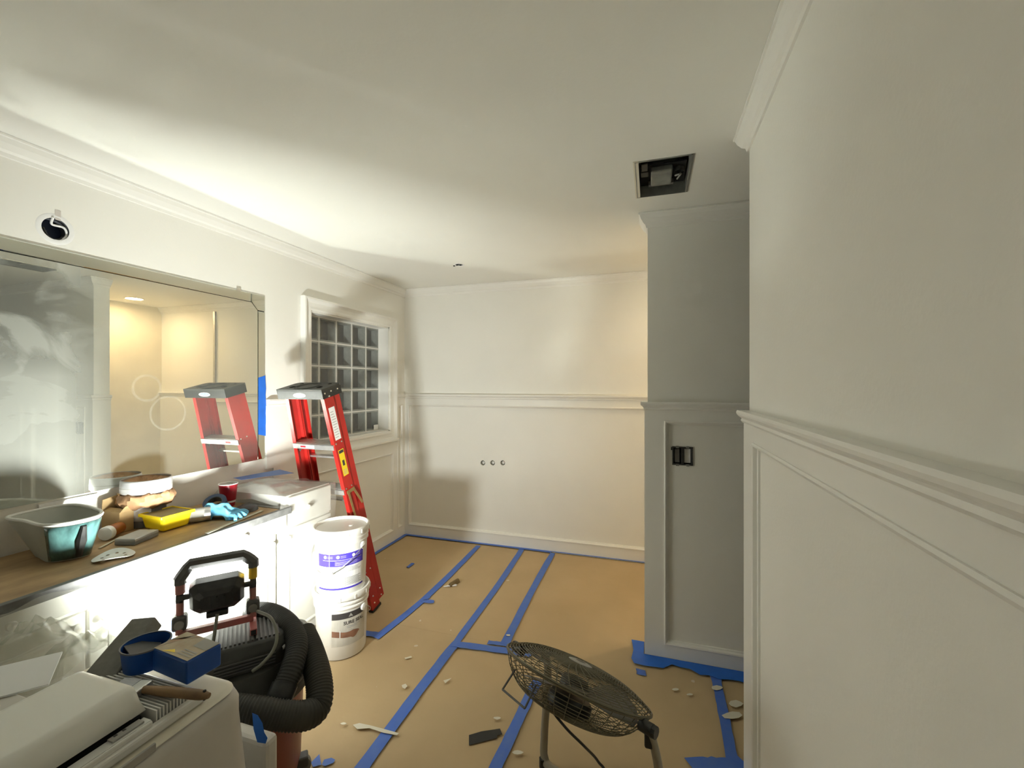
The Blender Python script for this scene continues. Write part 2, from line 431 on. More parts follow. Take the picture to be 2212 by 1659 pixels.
# left wall
hole = PX(120, 495, XL)
o = struct(holed(rect(YF - .1, YB + .1, 0, ZC), [rect(WY0, WY1, WZ0, WZ1), circ(hole.y, hole.z, 0.047)],
                 lambda a, b, d: (XL - d, a, b), 0.19).build('wall_left', WALL))
# back wall with three pipe holes
pipes = [PY(px, 1000, YB) for px in (1043, 1064, 1086)]
o = struct(holed(rect(XL - .19, XH, 0, ZC), [circ(p.x, p.z, 0.024, 20) for p in pipes],
                 lambda a, b, d: (a, YB + d, b), 0.1).build('wall_back', WALL))
# near right wall
o = struct(MB().box(XR, XR + .12, YF, YE, 0, ZC).build('wall_right', WALL))
# partition between hall and shower, with a switch box opening
s0 = PY(1452, 1004, YC - .004); s1 = PY(1497, 966, YC - .004)
SWX0, SWX1, SWZ0, SWZ1 = s0.x, s1.x, s0.z, s1.z
o = struct(holed(rect(XC, XH, 0, ZC), [rect(SWX0, SWX1, SWZ0, SWZ1)], lambda a, b, d: (a, YC + d, b), 0.12).build('wall_partition', WALL))
o = struct(MB().box(XS, XS + .1, YC + .12, YB, 0, ZC).build('wall_shower', SHOWER))
o = struct(MB().box(XH, XH + .1, YF, YC, 0, ZC).build('wall_hall', WALL))
o = struct(MB().box(XL - .19, XH, YF - .1, YF, 0, ZC).build('wall_front', WALL))

# crown moulding
CR = [(0, ZC - .075), (.008, ZC - .075), (.012, ZC - .060), (.022, ZC - .052), (.036, ZC - .030), (.042, ZC - .012), (.048, ZC - .010), (.048, ZC - .001), (0, ZC - .001)]
def crown(name, path): return struct(sweep2(path, CR, XY).build(name, TRIM))
crown('trim_1', [(XS, YB), (XL, YB), (XL, YF)])
crown('trim_2', [(XR, YF), (XR, YE), (XR + .12, YE), (XR + .12, YF)])
crown('trim_3', [(XH, YC), (XC, YC), (XC, YC + .12)])

# chair rail profile (off from wall, z)
RP = [(0, ZR - .045), (Q + .004, ZR - .045), (Q + .009, ZR - .038), (Q + .006, ZR - .030), (Q + .016, ZR - .022), (.037, ZR - .016), (.039, ZR - .008), (.036, ZR), (0, ZR)]
def rail(name, path): return struct(sweep2(path, RP, XY).build(name, TRIM))
rail('trim_4', [(XS, YB), (XL, YB), (XL, WY1 + .095)])
rail('trim_5', [(XL, WY0 - .09), (XL, 2.20)])
rail('trim_6', [(XR, YF), (XR, YE), (XR + .12, YE), (XR + .12, YF)])
rail('trim_7', [(XH, YC), (XC, YC), (XC, YC + .12)])

# wainscot frames: rails and stiles proud of the wall, beads round each panel
PT = 1.318; PB = 0.105
def wains(name, mapf, a0, a1, panels, zb=PB, zt=PT, ztop=ZR - .04):
    """mapf(a, z, out) ; panels = list of (p0, p1) along the wall"""
    outer = rect(a0, a1, 0.0, ztop)
    holes = [rect(p0, p1, zb, zt) for p0, p1 in panels]
    o = struct(holed(outer, holes, lambda a, b, d: mapf(a, b, Q - d), Q).build(name, TRIM))
    bead = [(0, 0), (0, Q + .004), (.006, Q + .007), (.012, Q + .004), (.016, .009), (.022, .006), (.024, 0)]
    for p0, p1 in panels:
        b = sweep2([(p0, zb), (p1, zb), (p1, zt), (p0, zt)], bead, mapf, closed=True).build('bead_moulding', TRIM, parent=o)
    return o
wains('trim_8', lambda a, z, out: (XR - out, a, z), YF, YE + Q, [(-1.1, 0.1), (0.26, 1.68)])
struct(MB().box(XR, XR + .12, YE, YE + Q, 0, ZR - .04).build('trim_15', TRIM))
wains('trim_9', lambda a, z, out: (a, YC - out, z), XC - Q, XH, [(0.072, 0.85), (1.0, 1.85)], zb=0.083)
struct(MB().box(XC - Q, XC, YC, YC + .12, 0, ZR - .04).build('trim_10', TRIM))
wains('trim_11', lambda a, z, out: (a, YB - out, z), XL, XS, [(XL + .055, .2)])
wains('trim_12', lambda a, z, out: (XL + out, a, z), WY1 + .095, YB - Q, [(WY1 + .115, YB - .06)])
wains('trim_13', lambda a, z, out: (XL + out, a, z), 2.25, WY1 + .095, [(2.33, WY1 + .05)], zt=0.86, ztop=WZ0 - .10)
struct(MB().box(XL, XL + Q, 2.195, WY0 - .092, WZ0 - .10, ZR - .04).build('trim_14', TRIM))

# the three capped pipe stubs in the back wall
for pi_, p in enumerate(pipes):
    e = empty('pipe_stub', (p.x, YB, p.z)); M = Matrix.Rotation(-pi / 2, 4, 'X')
    MB().lathe([(.024, 0), (.024, .09), (0.001, .09)], 24).xf(M).build('sleeve', GREYL, e, smooth=True)
    MB().lathe([(.0, .012), (.012, .014), (.0165, .022), (.0165, .09)], 20).xf(M).build('cap', WHITEP, e, smooth=True)
    tag(e, ['capped pipe stub in the back wall, the one nearest the window', 'capped pipe stub in the back wall, between the other two stubs', 'capped pipe stub in the back wall, the one nearest the partition'][pi_], 'pipe', 'pipe stubs in the back wall')

# ------------------------------------------------------------------ window
win = struct(empty('window_1', (XL, WY0, WZ0)))
W_, H_ = WY1 - WY0, WZ1 - WZ0
# reveal boards
DEP = 0.105
MB().box(-.19, 0, -.001, .012, 0, H_).box(-.19, 0, W_ - .012, W_ + .001, 0, H_).box(-.19, 0, 0, W_, -.001, .012).box(-.19, 0, 0, W_, H_ - .012, H_ + .001).build('reveal', TRIM, win)
CAS = [(0, 0), (0, .012), (.012, .016), (.03, .014), (.055, .018), (.066, .028), (.075, .040), (.088, .040), (.092, .030), (.092, 0)]
# casing: profile offset outwards => travel clockwise
sweep2([(0, 0), (0, H_), (W_, H_), (W_, 0)], CAS, lambda a, b, h: (h, a, b), closed=True).build('casing', TRIM, win)
MB().box(0, .055, -.10, W_ + .10, -.095, -.075).box(-.02, .03, 0, W_, -.02, .004).build('sill', TRIM, win, bevel=.004)
NB = 5; bw = (W_ - .024) / NB; bh = (H_ - .024) / NB
g = MB()
for i in range(NB + 1):
    a = .012 + i * bw; g.box(-DEP - .075, -DEP - .002, a - .005, a + .005, .012, H_ - .012)
for j in range(NB + 1):
    a = .012 + j * bh; g.box(-DEP - .075, -DEP - .0025, .012, W_ - .012, a - .005, a + .005)
g.build('grout_grid', GROUT, win)
hw, hh = bw / 2 - .006, bh / 2 - .006
shell = MB()
t_ = .012
shell.box(-.035, .035, -hw, -hw + t_, -hh, hh).box(-.035, .035, hw - t_, hw, -hh, hh).box(-.035, .035, -hw, hw, -hh, -hh + t_).box(-.035, .035, -hw, hw, hh - t_, hh)
front = MB()
nn = 10   # rippled front face
vs = []
for i in range(nn + 1):
    for j in range(nn + 1):
        y = -hw + .003 + (2 * hw - .006) * i / nn; z = -hh + .003 + (2 * hh - .006) * j / nn
        edge = min(i, nn - i, j, nn - j)
        vs.append((.036 + (.0 if edge == 0 else .004 + .0015 * sin(i * 2.1 + j * 1.3)), y, z))
front.add(vs, [(i * (nn + 1) + j, (i + 1) * (nn + 1) + j, (i + 1) * (nn + 1) + j + 1, i * (nn + 1) + j + 1) for i in range(nn) for j in range(nn)])
back = MB().box(-.040, -.036, -hw, hw, -hh, hh)
blk = shell.build('glass_block', BLKEDGE, win)
fr = front.build('front_pane', BLOCKGLASS, blk, smooth=True); bk = back.build('back_pane', NIGHT, blk)
for i in range(NB):
    for j in range(NB):
        c = blk if i == j == 0 else copy_tree(blk, win)
        c.location = (-DEP - .04, .012 + bw * (i + .5), .012 + bh * (j + .5))
st = MB().box(-DEP + .004, -DEP + .0047, W_ - .10, W_ - .03, .02, .065).build('window_sticker', LABELW, win)

# ------------------------------------------------------------------ mirror
MY0, MY1, MZ0, MZ1 = -0.25, 2.19, 1.04, 2.085
S = .056; XM = XL + .002
mir = empty('wall_mirror', (XL, 0, MZ0)); tag(mir, 'large frameless wall mirror smeared with dust above the vanity', 'mirror')
mz = lambda z: z - MZ0
panel = MB().prism([(MY0, 0), (MY1 - S, 0), (MY1 - S, mz(MZ1) - S - .045), (MY1 - S - .045, mz(MZ1) - S), (MY0, mz(MZ1) - S)], .002, .008, 'x')
pn = panel.build('mirror_panel', MIRROR, mir)
# the dust pattern reads object coordinates, so the panel keeps world-like y and z
for v in pn.data.vertices: v.co.z += MZ0
pn.location.z = -MZ0
MIRC = mat('mirror_strip', (0.80, 0.83, 0.77), 0.02, metal=1.0)
BEV = mat('mirror_bevel', (0.74, 0.78, 0.72), 0.06, metal=1.0)
def strip(pts, name='border_strip'):
    return MB().prism(pts, .002, .0085, 'x').build(name, MIRC, mir, bevel=.0035)
g_ = .0025
strip([(MY0, mz(MZ1) - S + g_), (MY1 - S - .045 - .002, mz(MZ1) - S + g_), (MY1 - S - .045 - .002, mz(MZ1)), (MY0, mz(MZ1))])
strip([(MY1 - S + g_, 0), (MY1, 0), (MY1, mz(MZ1) - S - .047), (MY1 - S + g_, mz(MZ1) - S - .047)])
strip([(MY1 - S + g_ - .045, mz(MZ1) - S + g_), (MY1 - S + g_, mz(MZ1) - S - .045 + g_), (MY1, mz(MZ1) - S - .044), (MY1, mz(MZ1)), (MY1 - S - .044, mz(MZ1))], 'corner_strip')
MB().box(.0005, .002, MY0, MY1, 0, mz(MZ1)).build('backing', VOID, mir)
MB().box(.0085, .011, 1.985, 2.015, mz(MZ1) - .004, mz(MZ1) + .012).build('mounting_clip', CHROME, mir, bevel=.001)

def polytape(name, pts3, label, group, m=TAPE, th=.0006, nrm=None):
    """flat strip of tape from an outline of 3D points in one plane"""
    pts = [Vector(p) for p in pts3]
    n = nrm if nrm else (pts[1] - pts[0]).cross(pts[2] - pts[0]).normalized()
    n = Vector(n); k = len(pts)
    vs = pts + [p + n * th for p in pts]
    fs = [tuple(range(k)), tuple(range(k, 2 * k))] + [(i, (i + 1) % k, k + (i + 1) % k, k + i) for i in range(k)]
    o = MB().add(vs, fs).build(name, m); tag(o, label, 'tape', group); return o
yA = MY1 - S + .004; x_ = XL + .0095
ptsb = [(x_, yA, 1.20), (x_, MY1 + .004, 1.185)]
for k in range(9): ptsb.append((x_, MY1 + .002 + random.uniform(0, .008), 1.21 + k * .04))
ptsb += [(x_, MY1, 1.575), (x_, yA, 1.56)]
polytape('masking_tape', ptsb, 'bright blue masking tape along the right border of the mirror', None, TAPE2, nrm=(1, 0, 0))

# light box hole above the mirror
e = empty('junction_box', (XL, hole.y, hole.z)); M = Matrix.Rotation(-pi / 2, 4, 'Y')
MB().lathe([(.047, .0), (.047, .06), (.001, .06)], 28).xf(M).build('box_shell', NAVY, e, smooth=True)
M2 = Matrix.Rotation(pi / 2, 4, 'Y')
MB().lathe([(.045, .0005), (.052, .0015), (.062, .0008), (.064, .0)], 28).xf(M2).build('plaster_ring', LABELW, e, smooth=True)
MB().tube(crom([(.004, -.01, .045), (-.012, -.006, .02), (-.006, .03, .016), (-.012, .042, -.012), (-.008, .02, -.042), (-.01, -.01, -.046)], 6), .0045, 8).build('wire', LABELW, e, smooth=True)
MB().tube(crom([(-.02, -.03, .0), (-.014, -.02, -.03), (-.01, 0, -.043), (-.02, .03, -.03)], 6), .004, 8).build('wire', BLACK, e, smooth=True)
MB().box(.0003, .0012, -.002, .017, .04, .082).build('primer_smear', mat('primer', (.62, .58, .54), .7), e, bevel=.0003)
tag(e, 'open round electrical box with loose wires above the mirror', 'electrical box')

# ceiling fan housing
e = empty('exhaust_fan_housing', ((fan_r[0] + fan_r[1]) / 2, (fan_r[2] + fan_r[3]) / 2, ZC))
wx, wy = (fan_r[1] - fan_r[0]) / 2, (fan_r[3] - fan_r[2]) / 2
hb = MB(); hz = .17
hb.box(-wx, -wx + .004, -wy, wy, -.004, hz).box(wx - .004, wx, -wy, wy, -.004, hz).box(-wx, wx, -wy, -wy + .004, -.004, hz).box(-wx, wx, wy - .004, wy, -.004, hz).box(-wx, wx, -wy, wy, hz, hz + .004)
hb.build('housing', GALV, e)
MB().box(-wx - .006, -wx + .016, -wy - .004, wy + .004, -.003, .0).build('flange', CREAM, e)
MB().box(wx - .006, wx + .007, -wy, wy, -.003, .0).build('flange', GREYM, e)
MB().box(-wx + .02, wx - .012, -.03, wy - .01, .05, .055).build('mounting_plate', VOID, e)
MB().box(-.05, .045, -.02, .13, .022, .05).build('motor_cover', GALV, e, bevel=.006)
MB().box(-.06, .055, .13, .15, .03, .05).build('motor_bracket', GREYM, e)
MB().box(-.092, -.062, -.09, -.02, .03, .06).build('junction_cover', BLACK, e, bevel=.003)
MB().lathe([(.022, .03), (.022, .06)], 18, .075, .03).build('blower_inlet', GREYD, e)
MB().tube(crom([(.06, .06, .03), (.075, .03, .02), (.085, .06, .035), (.07, .1, .03)], 5), .004, 6).build('wire', GREYL, e, smooth=True)
MB().box(-.095, -.06, .0, .05, .035, .05).build('plug', GREYD, e, bevel=.003)
tag(e, 'open rectangular exhaust fan housing in the ceiling with motor showing', 'exhaust fan')

e = empty('fixture_hole', (smallc.x, smallc.y, ZC))
MB().lathe([(.03, 0), (.03, .05), (.001, .05)], 24).build('can', VOID, e, smooth=True)
MB().lathe([(.029, 0), (.036, -.003), (.042, 0)], 24).build('ring', LABELW, e, smooth=True)
MB().tube([(.022, -.02, -.004), (.0, .0, .012), (-.03, .015, .0)], .004, 6).build('wire', BLACK, e)
MB().tube([(-.055, .005, -.001), (-.04, .01, -.002)], .006, 6).build('clip', BLACK, e)
tag(e, 'tiny open light fixture hole in the white ceiling', 'fixture')

# switch box
e = empty('switch_box', ((SWX0 + SWX1) / 2, YC - .004, (SWZ0 + SWZ1) / 2))
a, c = (SWX1 - SWX0) / 2, (SWZ1 - SWZ0) / 2
MB().box(-a, -a + .006, -.002, .06, -c, c).box(a - .008, a, -.002, .06, -c, c).box(-a, a, -.002, .06, -c, -c + .006).box(-a, a, -.002, .06, c - .006, c).build('box_body', GREYD, e)
MB().box(-a, a, .055, .06, -c, c).build('box_back', BLACK, e)
MB().box(-.008, .006, -.004, .05, -c + .004, c - .004).build('divider', BLACK, e)
MB().box(.010, a - .012, .01, .014, -c + .014, c - .012).build('paper_insert', LABELW, e)
MB().box(-a + .012, -.014, .012, .02, -c + .012, c - .012).build('cable_bundle', GREYM, e, bevel=.004)
for (x, z) in ((-a * .5, c - .002), (a * .5, c - .002), (-a * .5, -c + .002), (a * .5, -c + .002)):
    MB().box(x - .008, x + .008, -.006, 0, z - .006, z + .006).build('ear', GREYM, e, bevel=.002)
MB().box(-a - .006, -a, -.004, .004, c - .02, c - .004).build('clamp', BLACK, e)
tag(e, 'black two-gang electrical switch box without cover in the panelled partition', 'switch box')

# shower: glass channel and ceiling can
o = MB().box(.19, .215, YB - .022, YB, .05, 2.38).build('shower_channel', STEEL); tag(o, 'upright metal channel for a shower screen on the back wall', 'channel')
e = empty('recessed_light', (can[0], can[1], ZC))
MB().lathe([(.075, .0), (.07, .03), (.001, .03)], 32).build('can', WHITEP, e, smooth=True)
MB().lathe([(.073, .0), (.078, -.005), (.092, -.002), (.093, 0)], 32).build('trim_ring', WHITEP, e, smooth=True)
MB().disc(.066, .006, 32, flip=True).build('bulb_face', mat('warm_bulb', (1.0, 0.75, 0.44), emit=CAN_POWER), e)
tag(e, 'lit recessed warm ceiling light over the shower', 'ceiling light')

# ------------------------------------------------------------------ floor paper and tape
def sheet(x0, x1, y0, y1, label, seed, z0=.0012):
    nx = max(2, int((x1 - x0) / .05)); ny = max(2, int((y1 - y0) / .05)); rnd = random.Random(seed)
    ph = [rnd.uniform(0, 6) for _ in range(8)]; vs = []
    for i in range(nx + 1):
        for j in range(ny + 1):
            x = x0 + (x1 - x0) * i / nx; y = y0 + (y1 - y0) * j / ny
            ed = min(x - x0, x1 - x, y - y0, y1 - y); k = min(1, ed / .12)
            amp = .35 + .65 * max(0, min(1, (2.9 - y) / 1.2))
            h = (sin(x * 9 + y * 4 + ph[0]) + sin(x * 5 - y * 7 + ph[1]) + sin(x * 15 + y * 13 + ph[2]) * .6 + sin(-x * 21 + y * 11 + ph[3]) * .4)
            r_ = max(0, 1 - abs(sin(x * 3.1 + y * 5.3 + ph[4])) * 5) + max(0, 1 - abs(sin(-x * 4.3 + y * 3.7 + ph[5])) * 6)
            vs.append((x, y, z0 + k * amp * (.0012 * (h + 3) + .005 * r_)))
    fs = [(i * (ny + 1) + j, (i + 1) * (ny + 1) + j, (i + 1) * (ny + 1) + j + 1, i * (ny + 1) + j + 1) for i in range(nx) for j in range(ny)]
    o = MB().add(vs, fs).build('floor_paper', KRAFT, smooth=True); tag(o, label, 'floor paper'); return o
sheet(XL + .03, -1.565, 2.27, YB - .02, 'brown kraft floor paper lying under the red ladder', 1)
sheet(-1.565, -1.09, 2.40, YB - .02, 'narrow brown kraft floor paper between the first two long tape lines', 2, .0016)
sheet(-1.09, -.83, 2.40, YB - .02, 'narrowest brown kraft floor paper strip ending at the cross tape', 3, .0014)
sheet(-.83, XS, 2.40, YB - .02, 'brown kraft floor paper running toward the warm lit shower', 4)
sheet(-1.86, -1.09, YF + .05, 2.40, 'brown kraft floor paper under the buckets and shop vacuum', 5, .0010)
sheet(-1.09, -.565, YF + .05, 2.40, 'brown kraft floor paper with the black tape scrap on it', 6, .0012)
sheet(-.565, .33, YF + .05, 2.50, 'brown kraft floor paper under the tilted floor fan', 7)
sheet(.33, XH - .05, 1.86, 2.53, 'brown kraft floor paper in the hall beside the partition', 8, .001)

TG = 'blue masking tape lines on the floor paper'
NRIB = [0]
def ribbon(path, w, label, m=TAPE, z=.0085, group=None, jag=.004):
    NRIB[0] += 1; z += .0009 * (NRIB[0] % 4)
    pts = crom([(x, y, 0) for x, y in path], 6) if len(path) > 2 else [Vector((*path[0], 0)).lerp(Vector((*path[1], 0)), k / 12) for k in range(13)]
    L, R = [], []
    for i, p in enumerate(pts):
        d = (pts[min(i + 1, len(pts) - 1)] - pts[max(0, i - 1)]).normalized(); n = Vector((-d.y, d.x, 0))
        L.append(p + n * (w / 2 + random.uniform(-jag, jag) * .4)); R.append(p - n * (w / 2 + random.uniform(-jag, jag) * .4))
    for q in (L, R):
        q[0] = q[0] + Vector((random.uniform(-jag, jag), random.uniform(-jag, jag), 0)) * 2
        q[-1] = q[-1] + Vector((random.uniform(-jag, jag), random.uniform(-jag, jag), 0)) * 2
    n = len(pts); vs = [(p.x, p.y, z) for p in L + R] + [(p.x, p.y, z + .0007) for p in L + R]
    fs = []
    for i in range(n - 1):
        fs.append((i, i + 1, n + i + 1, n + i)); fs.append((2 * n + i, 2 * n + i + 1, 3 * n + i + 1, 3 * n + i))
        fs.append((i, i + 1, 2 * n + i + 1, 2 * n + i)); fs.append((n + i, n + i + 1, 3 * n + i + 1, 3 * n + i))
    fs += [(0, n, 3 * n, 2 * n), (n - 1, 2 * n - 1, 4 * n - 1, 3 * n - 1)]
    o = MB().add(vs, fs).build('masking_tape', m); tag(o, label, 'tape', group or TG); return o
def fz(px, py): p = PZ(px, py, .008); return (p.x, p.y)
ribbon([fz(1034, 1179), fz(930, 1282), fz(812, 1379)], .05, 'long blue tape line from the back wall to the ladder foot')
ribbon([fz(818, 1372), fz(770, 1366)], .05, 'short blue tape stub beside the lower bucket')
ribbon([fz(925, 1290), fz(915, 1298), fz(938, 1301)], .045, 'small blue tape tab on the long tape line near the ladder foot')
ribbon([fz(1129, 1185), fz(1070, 1272), fz(980, 1394)], .048, 'middle long blue tape line from the back wall to the cross tape')
ribbon([fz(985, 1388), fz(900, 1499), fz(776, 1666)], .055, 'long blue tape line crossed by a streak of white paint')
ribbon([fz(1194, 1195), fz(1150, 1275), fz(1090, 1392)], .05, 'blue tape line from the back wall ending at the cross tape by the fan')
ribbon([fz(975, 1391), fz(1050, 1401), fz(1150, 1414)], .055, 'cross strip of blue tape joining the long tape lines')
ribbon([fz(1053, 1388), fz(1075, 1390), fz(1100, 1394)], .035, 'torn short blue tape patch on the cross strip', z=.0094)
ribbon([fz(1160, 1470), fz(1066, 1668)], .05, 'blue tape line running under the tilted floor fan')
ribbon([fz(1546, 1462), fz(1562, 1540), fz(1586, 1664)], .045, 'blue tape line from the partition toward the right wall')
ribbon([fz(1500, 1655), fz(1612, 1652)], .07, 'ragged blue tape end beside the right wall', jag=.012)
ribbon([fz(893, 1216), fz(880, 1226)], .03, 'short loose blue tape scrap near the ladder')
ribbon([(XL + Q + .02, 3.1), (XL + Q + .02, YB - .03)], .035, 'blue tape along the left skirting under the window')
ribbon([(XL + Q + .01, YB - Q - .018), (-1.6, YB - Q - .016), (-.85, YB - Q - .016)], .035, 'blue tape along the back wall skirting')
ribbon([(-.85, YB - Q - .008), (-.3, YB - Q - .004), (.0, YB - Q - .004)], .018, 'thin sliver of blue tape along the right part of the back skirting')
# partition base tape, with torn outer edge
pz = .0128
fr_ = [(XC - Q - .075, YC + .10), (XC - Q - .004, YC + .10), (XC - Q - .004, YC - Q - .004), (1.2, YC - Q - .004)]
outer = [(1.2, YC - .12)]
xx = 1.1
while xx > .02:
    outer.append((xx, YC - .115 + random.uniform(-.012, .012) + (.045 if .10 < xx < .2 else 0))); xx -= .045
outer += [(-.03, YC - .125), (-.085, YC - .12), (-.10, YC - .08), (-.092, YC), (-.10, YC + .06)]
polytape('masking_tape', [(x, y, pz) for x, y in fr_ + outer], 'wide bright blue tape around the foot of the partition', None, TAPE2, nrm=(0, 0, 1))
ribbon([fz(1374, 1450), fz(1395, 1455)], .045, 'small torn blue tape tab at the partition corner', z=.0092)
# loose scraps near the vacuum
for pts, lb in (([(672, 1647), (690, 1629), (694, 1652), (676, 1657)], 'triangular blue tape scrap beside the shop vacuum'),
                ([(695, 1652), (700, 1641), (716, 1637), (724, 1641), (720, 1648), (702, 1655)], 'oval blue tape scrap on the floor near the shop vacuum')):
    polytape('tape_scrap', [PZ(a, b, .009) for a, b in pts], lb, None, TAPE, nrm=(0, 0, 1))
polytape('tape_scrap', [PZ(a, b, .009) for a, b in ((1013, 1588), (1040, 1580), (1080, 1574), (1085, 1586), (1074, 1589), (1074, 1594), (1040, 1603), (1013, 1610))],
         'black tape scrap lying on the floor paper', None, mat('black_tape', (.02, .02, .018), .6), nrm=(0, 0, 1))
# paint streak
PAINT = mat('spilt_paint', (.72, .68, .56), .5)
def splash(pts, label, z=.0140):
    o = MB().add([(PZ(a, b, z)) for a, b in pts], [tuple(range(len(pts)))]).build('paint_splash', PAINT, solid=.001); tag(o, label, 'paint splash', 'white paint splashes on the floor paper'); return o
splash([(762, 1566), (776, 1562), (800, 1567), (830, 1575), (862, 1584), (857, 1588), (828, 1583), (798, 1573), (772, 1575)], 'long streak of white paint crossing a blue tape line')
splash([(868, 1480), (876, 1477), (880, 1482), (875, 1488), (869, 1485)], 'round blob of white paint between the vacuum and the long tape line')
splash([(874, 1421), (888, 1417), (890, 1420), (876, 1424)], 'small smear of white paint beside the lower bucket')
splash([(958, 1470), (975, 1465), (962, 1476)], 'small white paint fleck right of the long tape line')
for i, (a, b, s_) in enumerate(((1118, 1625, 9), (1548, 1486, 10), (1460, 1489, 6), (1590, 1520, 14), (1582, 1545, 16), (1490, 1500, 5), (1098, 1372, 4), (742, 1563, 5), (1074, 1551, 6))):
    lb = ['white paint fleck left of the fan stand', 'white paint fleck right of the partition tape line', 'white paint fleck in front of the partition tape',
          'white paint patch beside the right wall', 'larger white paint patch beside the right wall', 'tiny white paint fleck before the partition', 'tiny white paint dot on the tape by the fan', 'white paint drip near the hose', 'splattered white paint mark left of the fan'][i]
    splash([(a + s_ * (1 + .5 * random.random()) * cos(t * pi / 4), b + s_ * .4 * (1 + .5 * random.random()) * sin(t * pi / 4)) for t in range(8)], lb)
# wood wedge and chip
p = PZ(981, 1262, .006); e = empty('wood_wedge', p, (0, 0, radians(-20)))
MB().add([(-.018, -.05, 0), (.018, -.05, 0), (.018, .05, 0), (-.018, .05, 0), (-.010, -.045, .022), (.012, -.045, .022), (.010, .045, .03), (-.008, .045, .03)],
         [(0, 3, 2, 1), (4, 5, 6, 7), (0, 1, 5, 4), (1, 2, 6, 5), (2, 3, 7, 6), (3, 0, 4, 7)]).build('wedge_body', mat('old_wood', (.20, .14, .06), .8, nscale=20, namt=.3), e, bevel=.006)
tag(e, 'short brown wooden peg lying on the floor paper', 'peg')
o = MB().prism([(0, 0), (.035, .018), (.085, .045), (.08, .06), (.045, .05)], 0, .006).build('plaster_chip', LABELW, loc=PZ(958, 1268, .008)); tag(o, 'white pointed plaster chip beside the wooden peg', 'plaster chip')

# ------------------------------------------------------------------ vanity
def H(px, py, t):
    d = dirpx(px, py); return Vector((d[0] * t, d[1] * t, CAMZ + d[2] * t))
CT = .86; VX = -1.875; VY0 = -.4; VYM = 1.86; VY1 = 2.20; VT = .915
van = empty('vanity_cabinet', (XL + .25, 1.0, 0)); ox, oy = XL + .25, 1.0
MB().box(XL + .018 - ox, VX - ox, VY0 - oy, VYM - oy, .10, CT - .03).box(XL + .018 - ox, VX - ox, VYM - oy, VY1 - oy, .10, VT).build('carcass', CABW, van)
MB().box(XL + .018 - ox, VX - .06 - ox, VY0 - oy, VY1 - .01 - oy, 0.006, .10).build('toe_kick', CABW, van)
def knob(parent, y, z):
    MB().lathe([(.005, 0), (.005, .012), (.012, .016), (.0145, .022), (.012, .028), (.001, .030)], 16).xf(Matrix.Translation((VX + .018 - ox, y - oy, z)) @ Matrix.Rotation(pi / 2, 4, 'Y')).build('knob', WHITEP, parent, smooth=True)
def front(name, y0, y1, z0, z1, ky, kz):
    o = MB().box(VX - ox, VX + .018 - ox, y0 - oy, y1 - oy, z0, z1).build(name, CABW, van, bevel=.004)
    if name == 'door':
        fr = .055
        sweep2([(y0 + fr - oy, z0 + fr), (y1 - fr - oy, z0 + fr), (y1 - fr - oy, z1 - fr), (y0 + fr - oy, z1 - fr)], [(0, 0), (0, .005), (.008, .006), (.016, .002), (.018, 0)], lambda a, b, h: (VX + .0175 - ox + h, a, b), closed=True).build('panel_mould', CABW, o)
    knob(o, ky, kz)
for (a, b, k) in ((1.395, 1.785, 1.745), (1.805, 2.195, 1.845)): front('door', a, b, .115, .735, k, .70)
front('drawer', 1.395, 1.855, .75, .825, 1.59, .79); front('drawer', 1.876, 2.195, .75, .905, 1.985, .83)
for (a, b, k) in ((.60, .985, .95), (.995, 1.38, 1.03), (.20, .585, .24)): front('door', a, b, .115, .735, k, .70); front('drawer', a, b, .75, .825, (a + b) / 2, .79)
tag(van, 'long white vanity cabinet with doors, drawers and round knobs below the mirror', 'cabinet')
# plywood counter with grey edging
ct = empty('countertop', (XL + .25, 1.0, CT - .03))
MB().box(XL + .018 - ox, -1.862 - ox, VY0 - oy, VYM - .012 - oy, 0, .03).build('plywood_top', PLY, ct)
MB().box(-1.862 - ox, -1.838 - ox, VY0 - oy, VYM + .012 - oy, -.004, .031).build('front_edging', GREYEDGE, ct, bevel=.002)
MB().box(XL + .25 - ox, -1.862 - ox, VYM - .045 - oy, VYM - .002 - oy, .0302, .0325).build('end_edging', GREYM, ct)
MB().box(XL + .10 - ox, XL + .107 - ox, 1.35 - oy, VYM - .045 - oy, .0302, .033).build('saw_line', GREYD, ct)
tag(ct, 'bare plywood countertop with dark grey edging on the vanity', 'countertop')

# film over the raised end unit
def film(name, nu, nv, fn, m, label, cat='plastic sheet'):
    vs = [fn(i / nu, j / nv) for i in range(nu + 1) for j in range(nv + 1)]
    fs = [(i * (nv + 1) + j, (i + 1) * (nv + 1) + j, (i + 1) * (nv + 1) + j + 1, i * (nv + 1) + j + 1) for i in range(nu) for j in range(nv)]
    o = MB().add(vs, fs).build(name, m, smooth=True, angle=3.1)
    return tag(o, label, cat)
def wr(a, b, s=1): return s * (sin(a * 23 + b * 9) + sin(a * 11 - b * 31 + 1) * .7 + sin(a * 47 + b * 41 + 2) * .35)
def fn(u, v):
    # u along Y, v from the wall over the top and down the front
    y = 1.80 + u * .415; ln = v * .86
    if ln < .50: x = XL + .03 + ln; z = VT + .004; 
    else: x = VX + .024 + .0; z = VT + .004 - (ln - .50)
    k = .006 * (1 + wr(y, ln * 1.3) * .5)
    bump = max(0, 1 - ((y - 1.93) / .16) ** 2) * max(0, 1 - ((ln - .27) / .17) ** 2)
    if ln < .50:
        z += k + .055 * bump
        if y < 1.86: z -= (1.86 - y) / .06 * .045
    else: x += k + .004
    return (x, y, z)
film('plastic_sheet', 44, 60, fn, FILMC, 'clear plastic sheet draped over the far end of the vanity')
a0 = PZ(577, 1037, VT + .055)
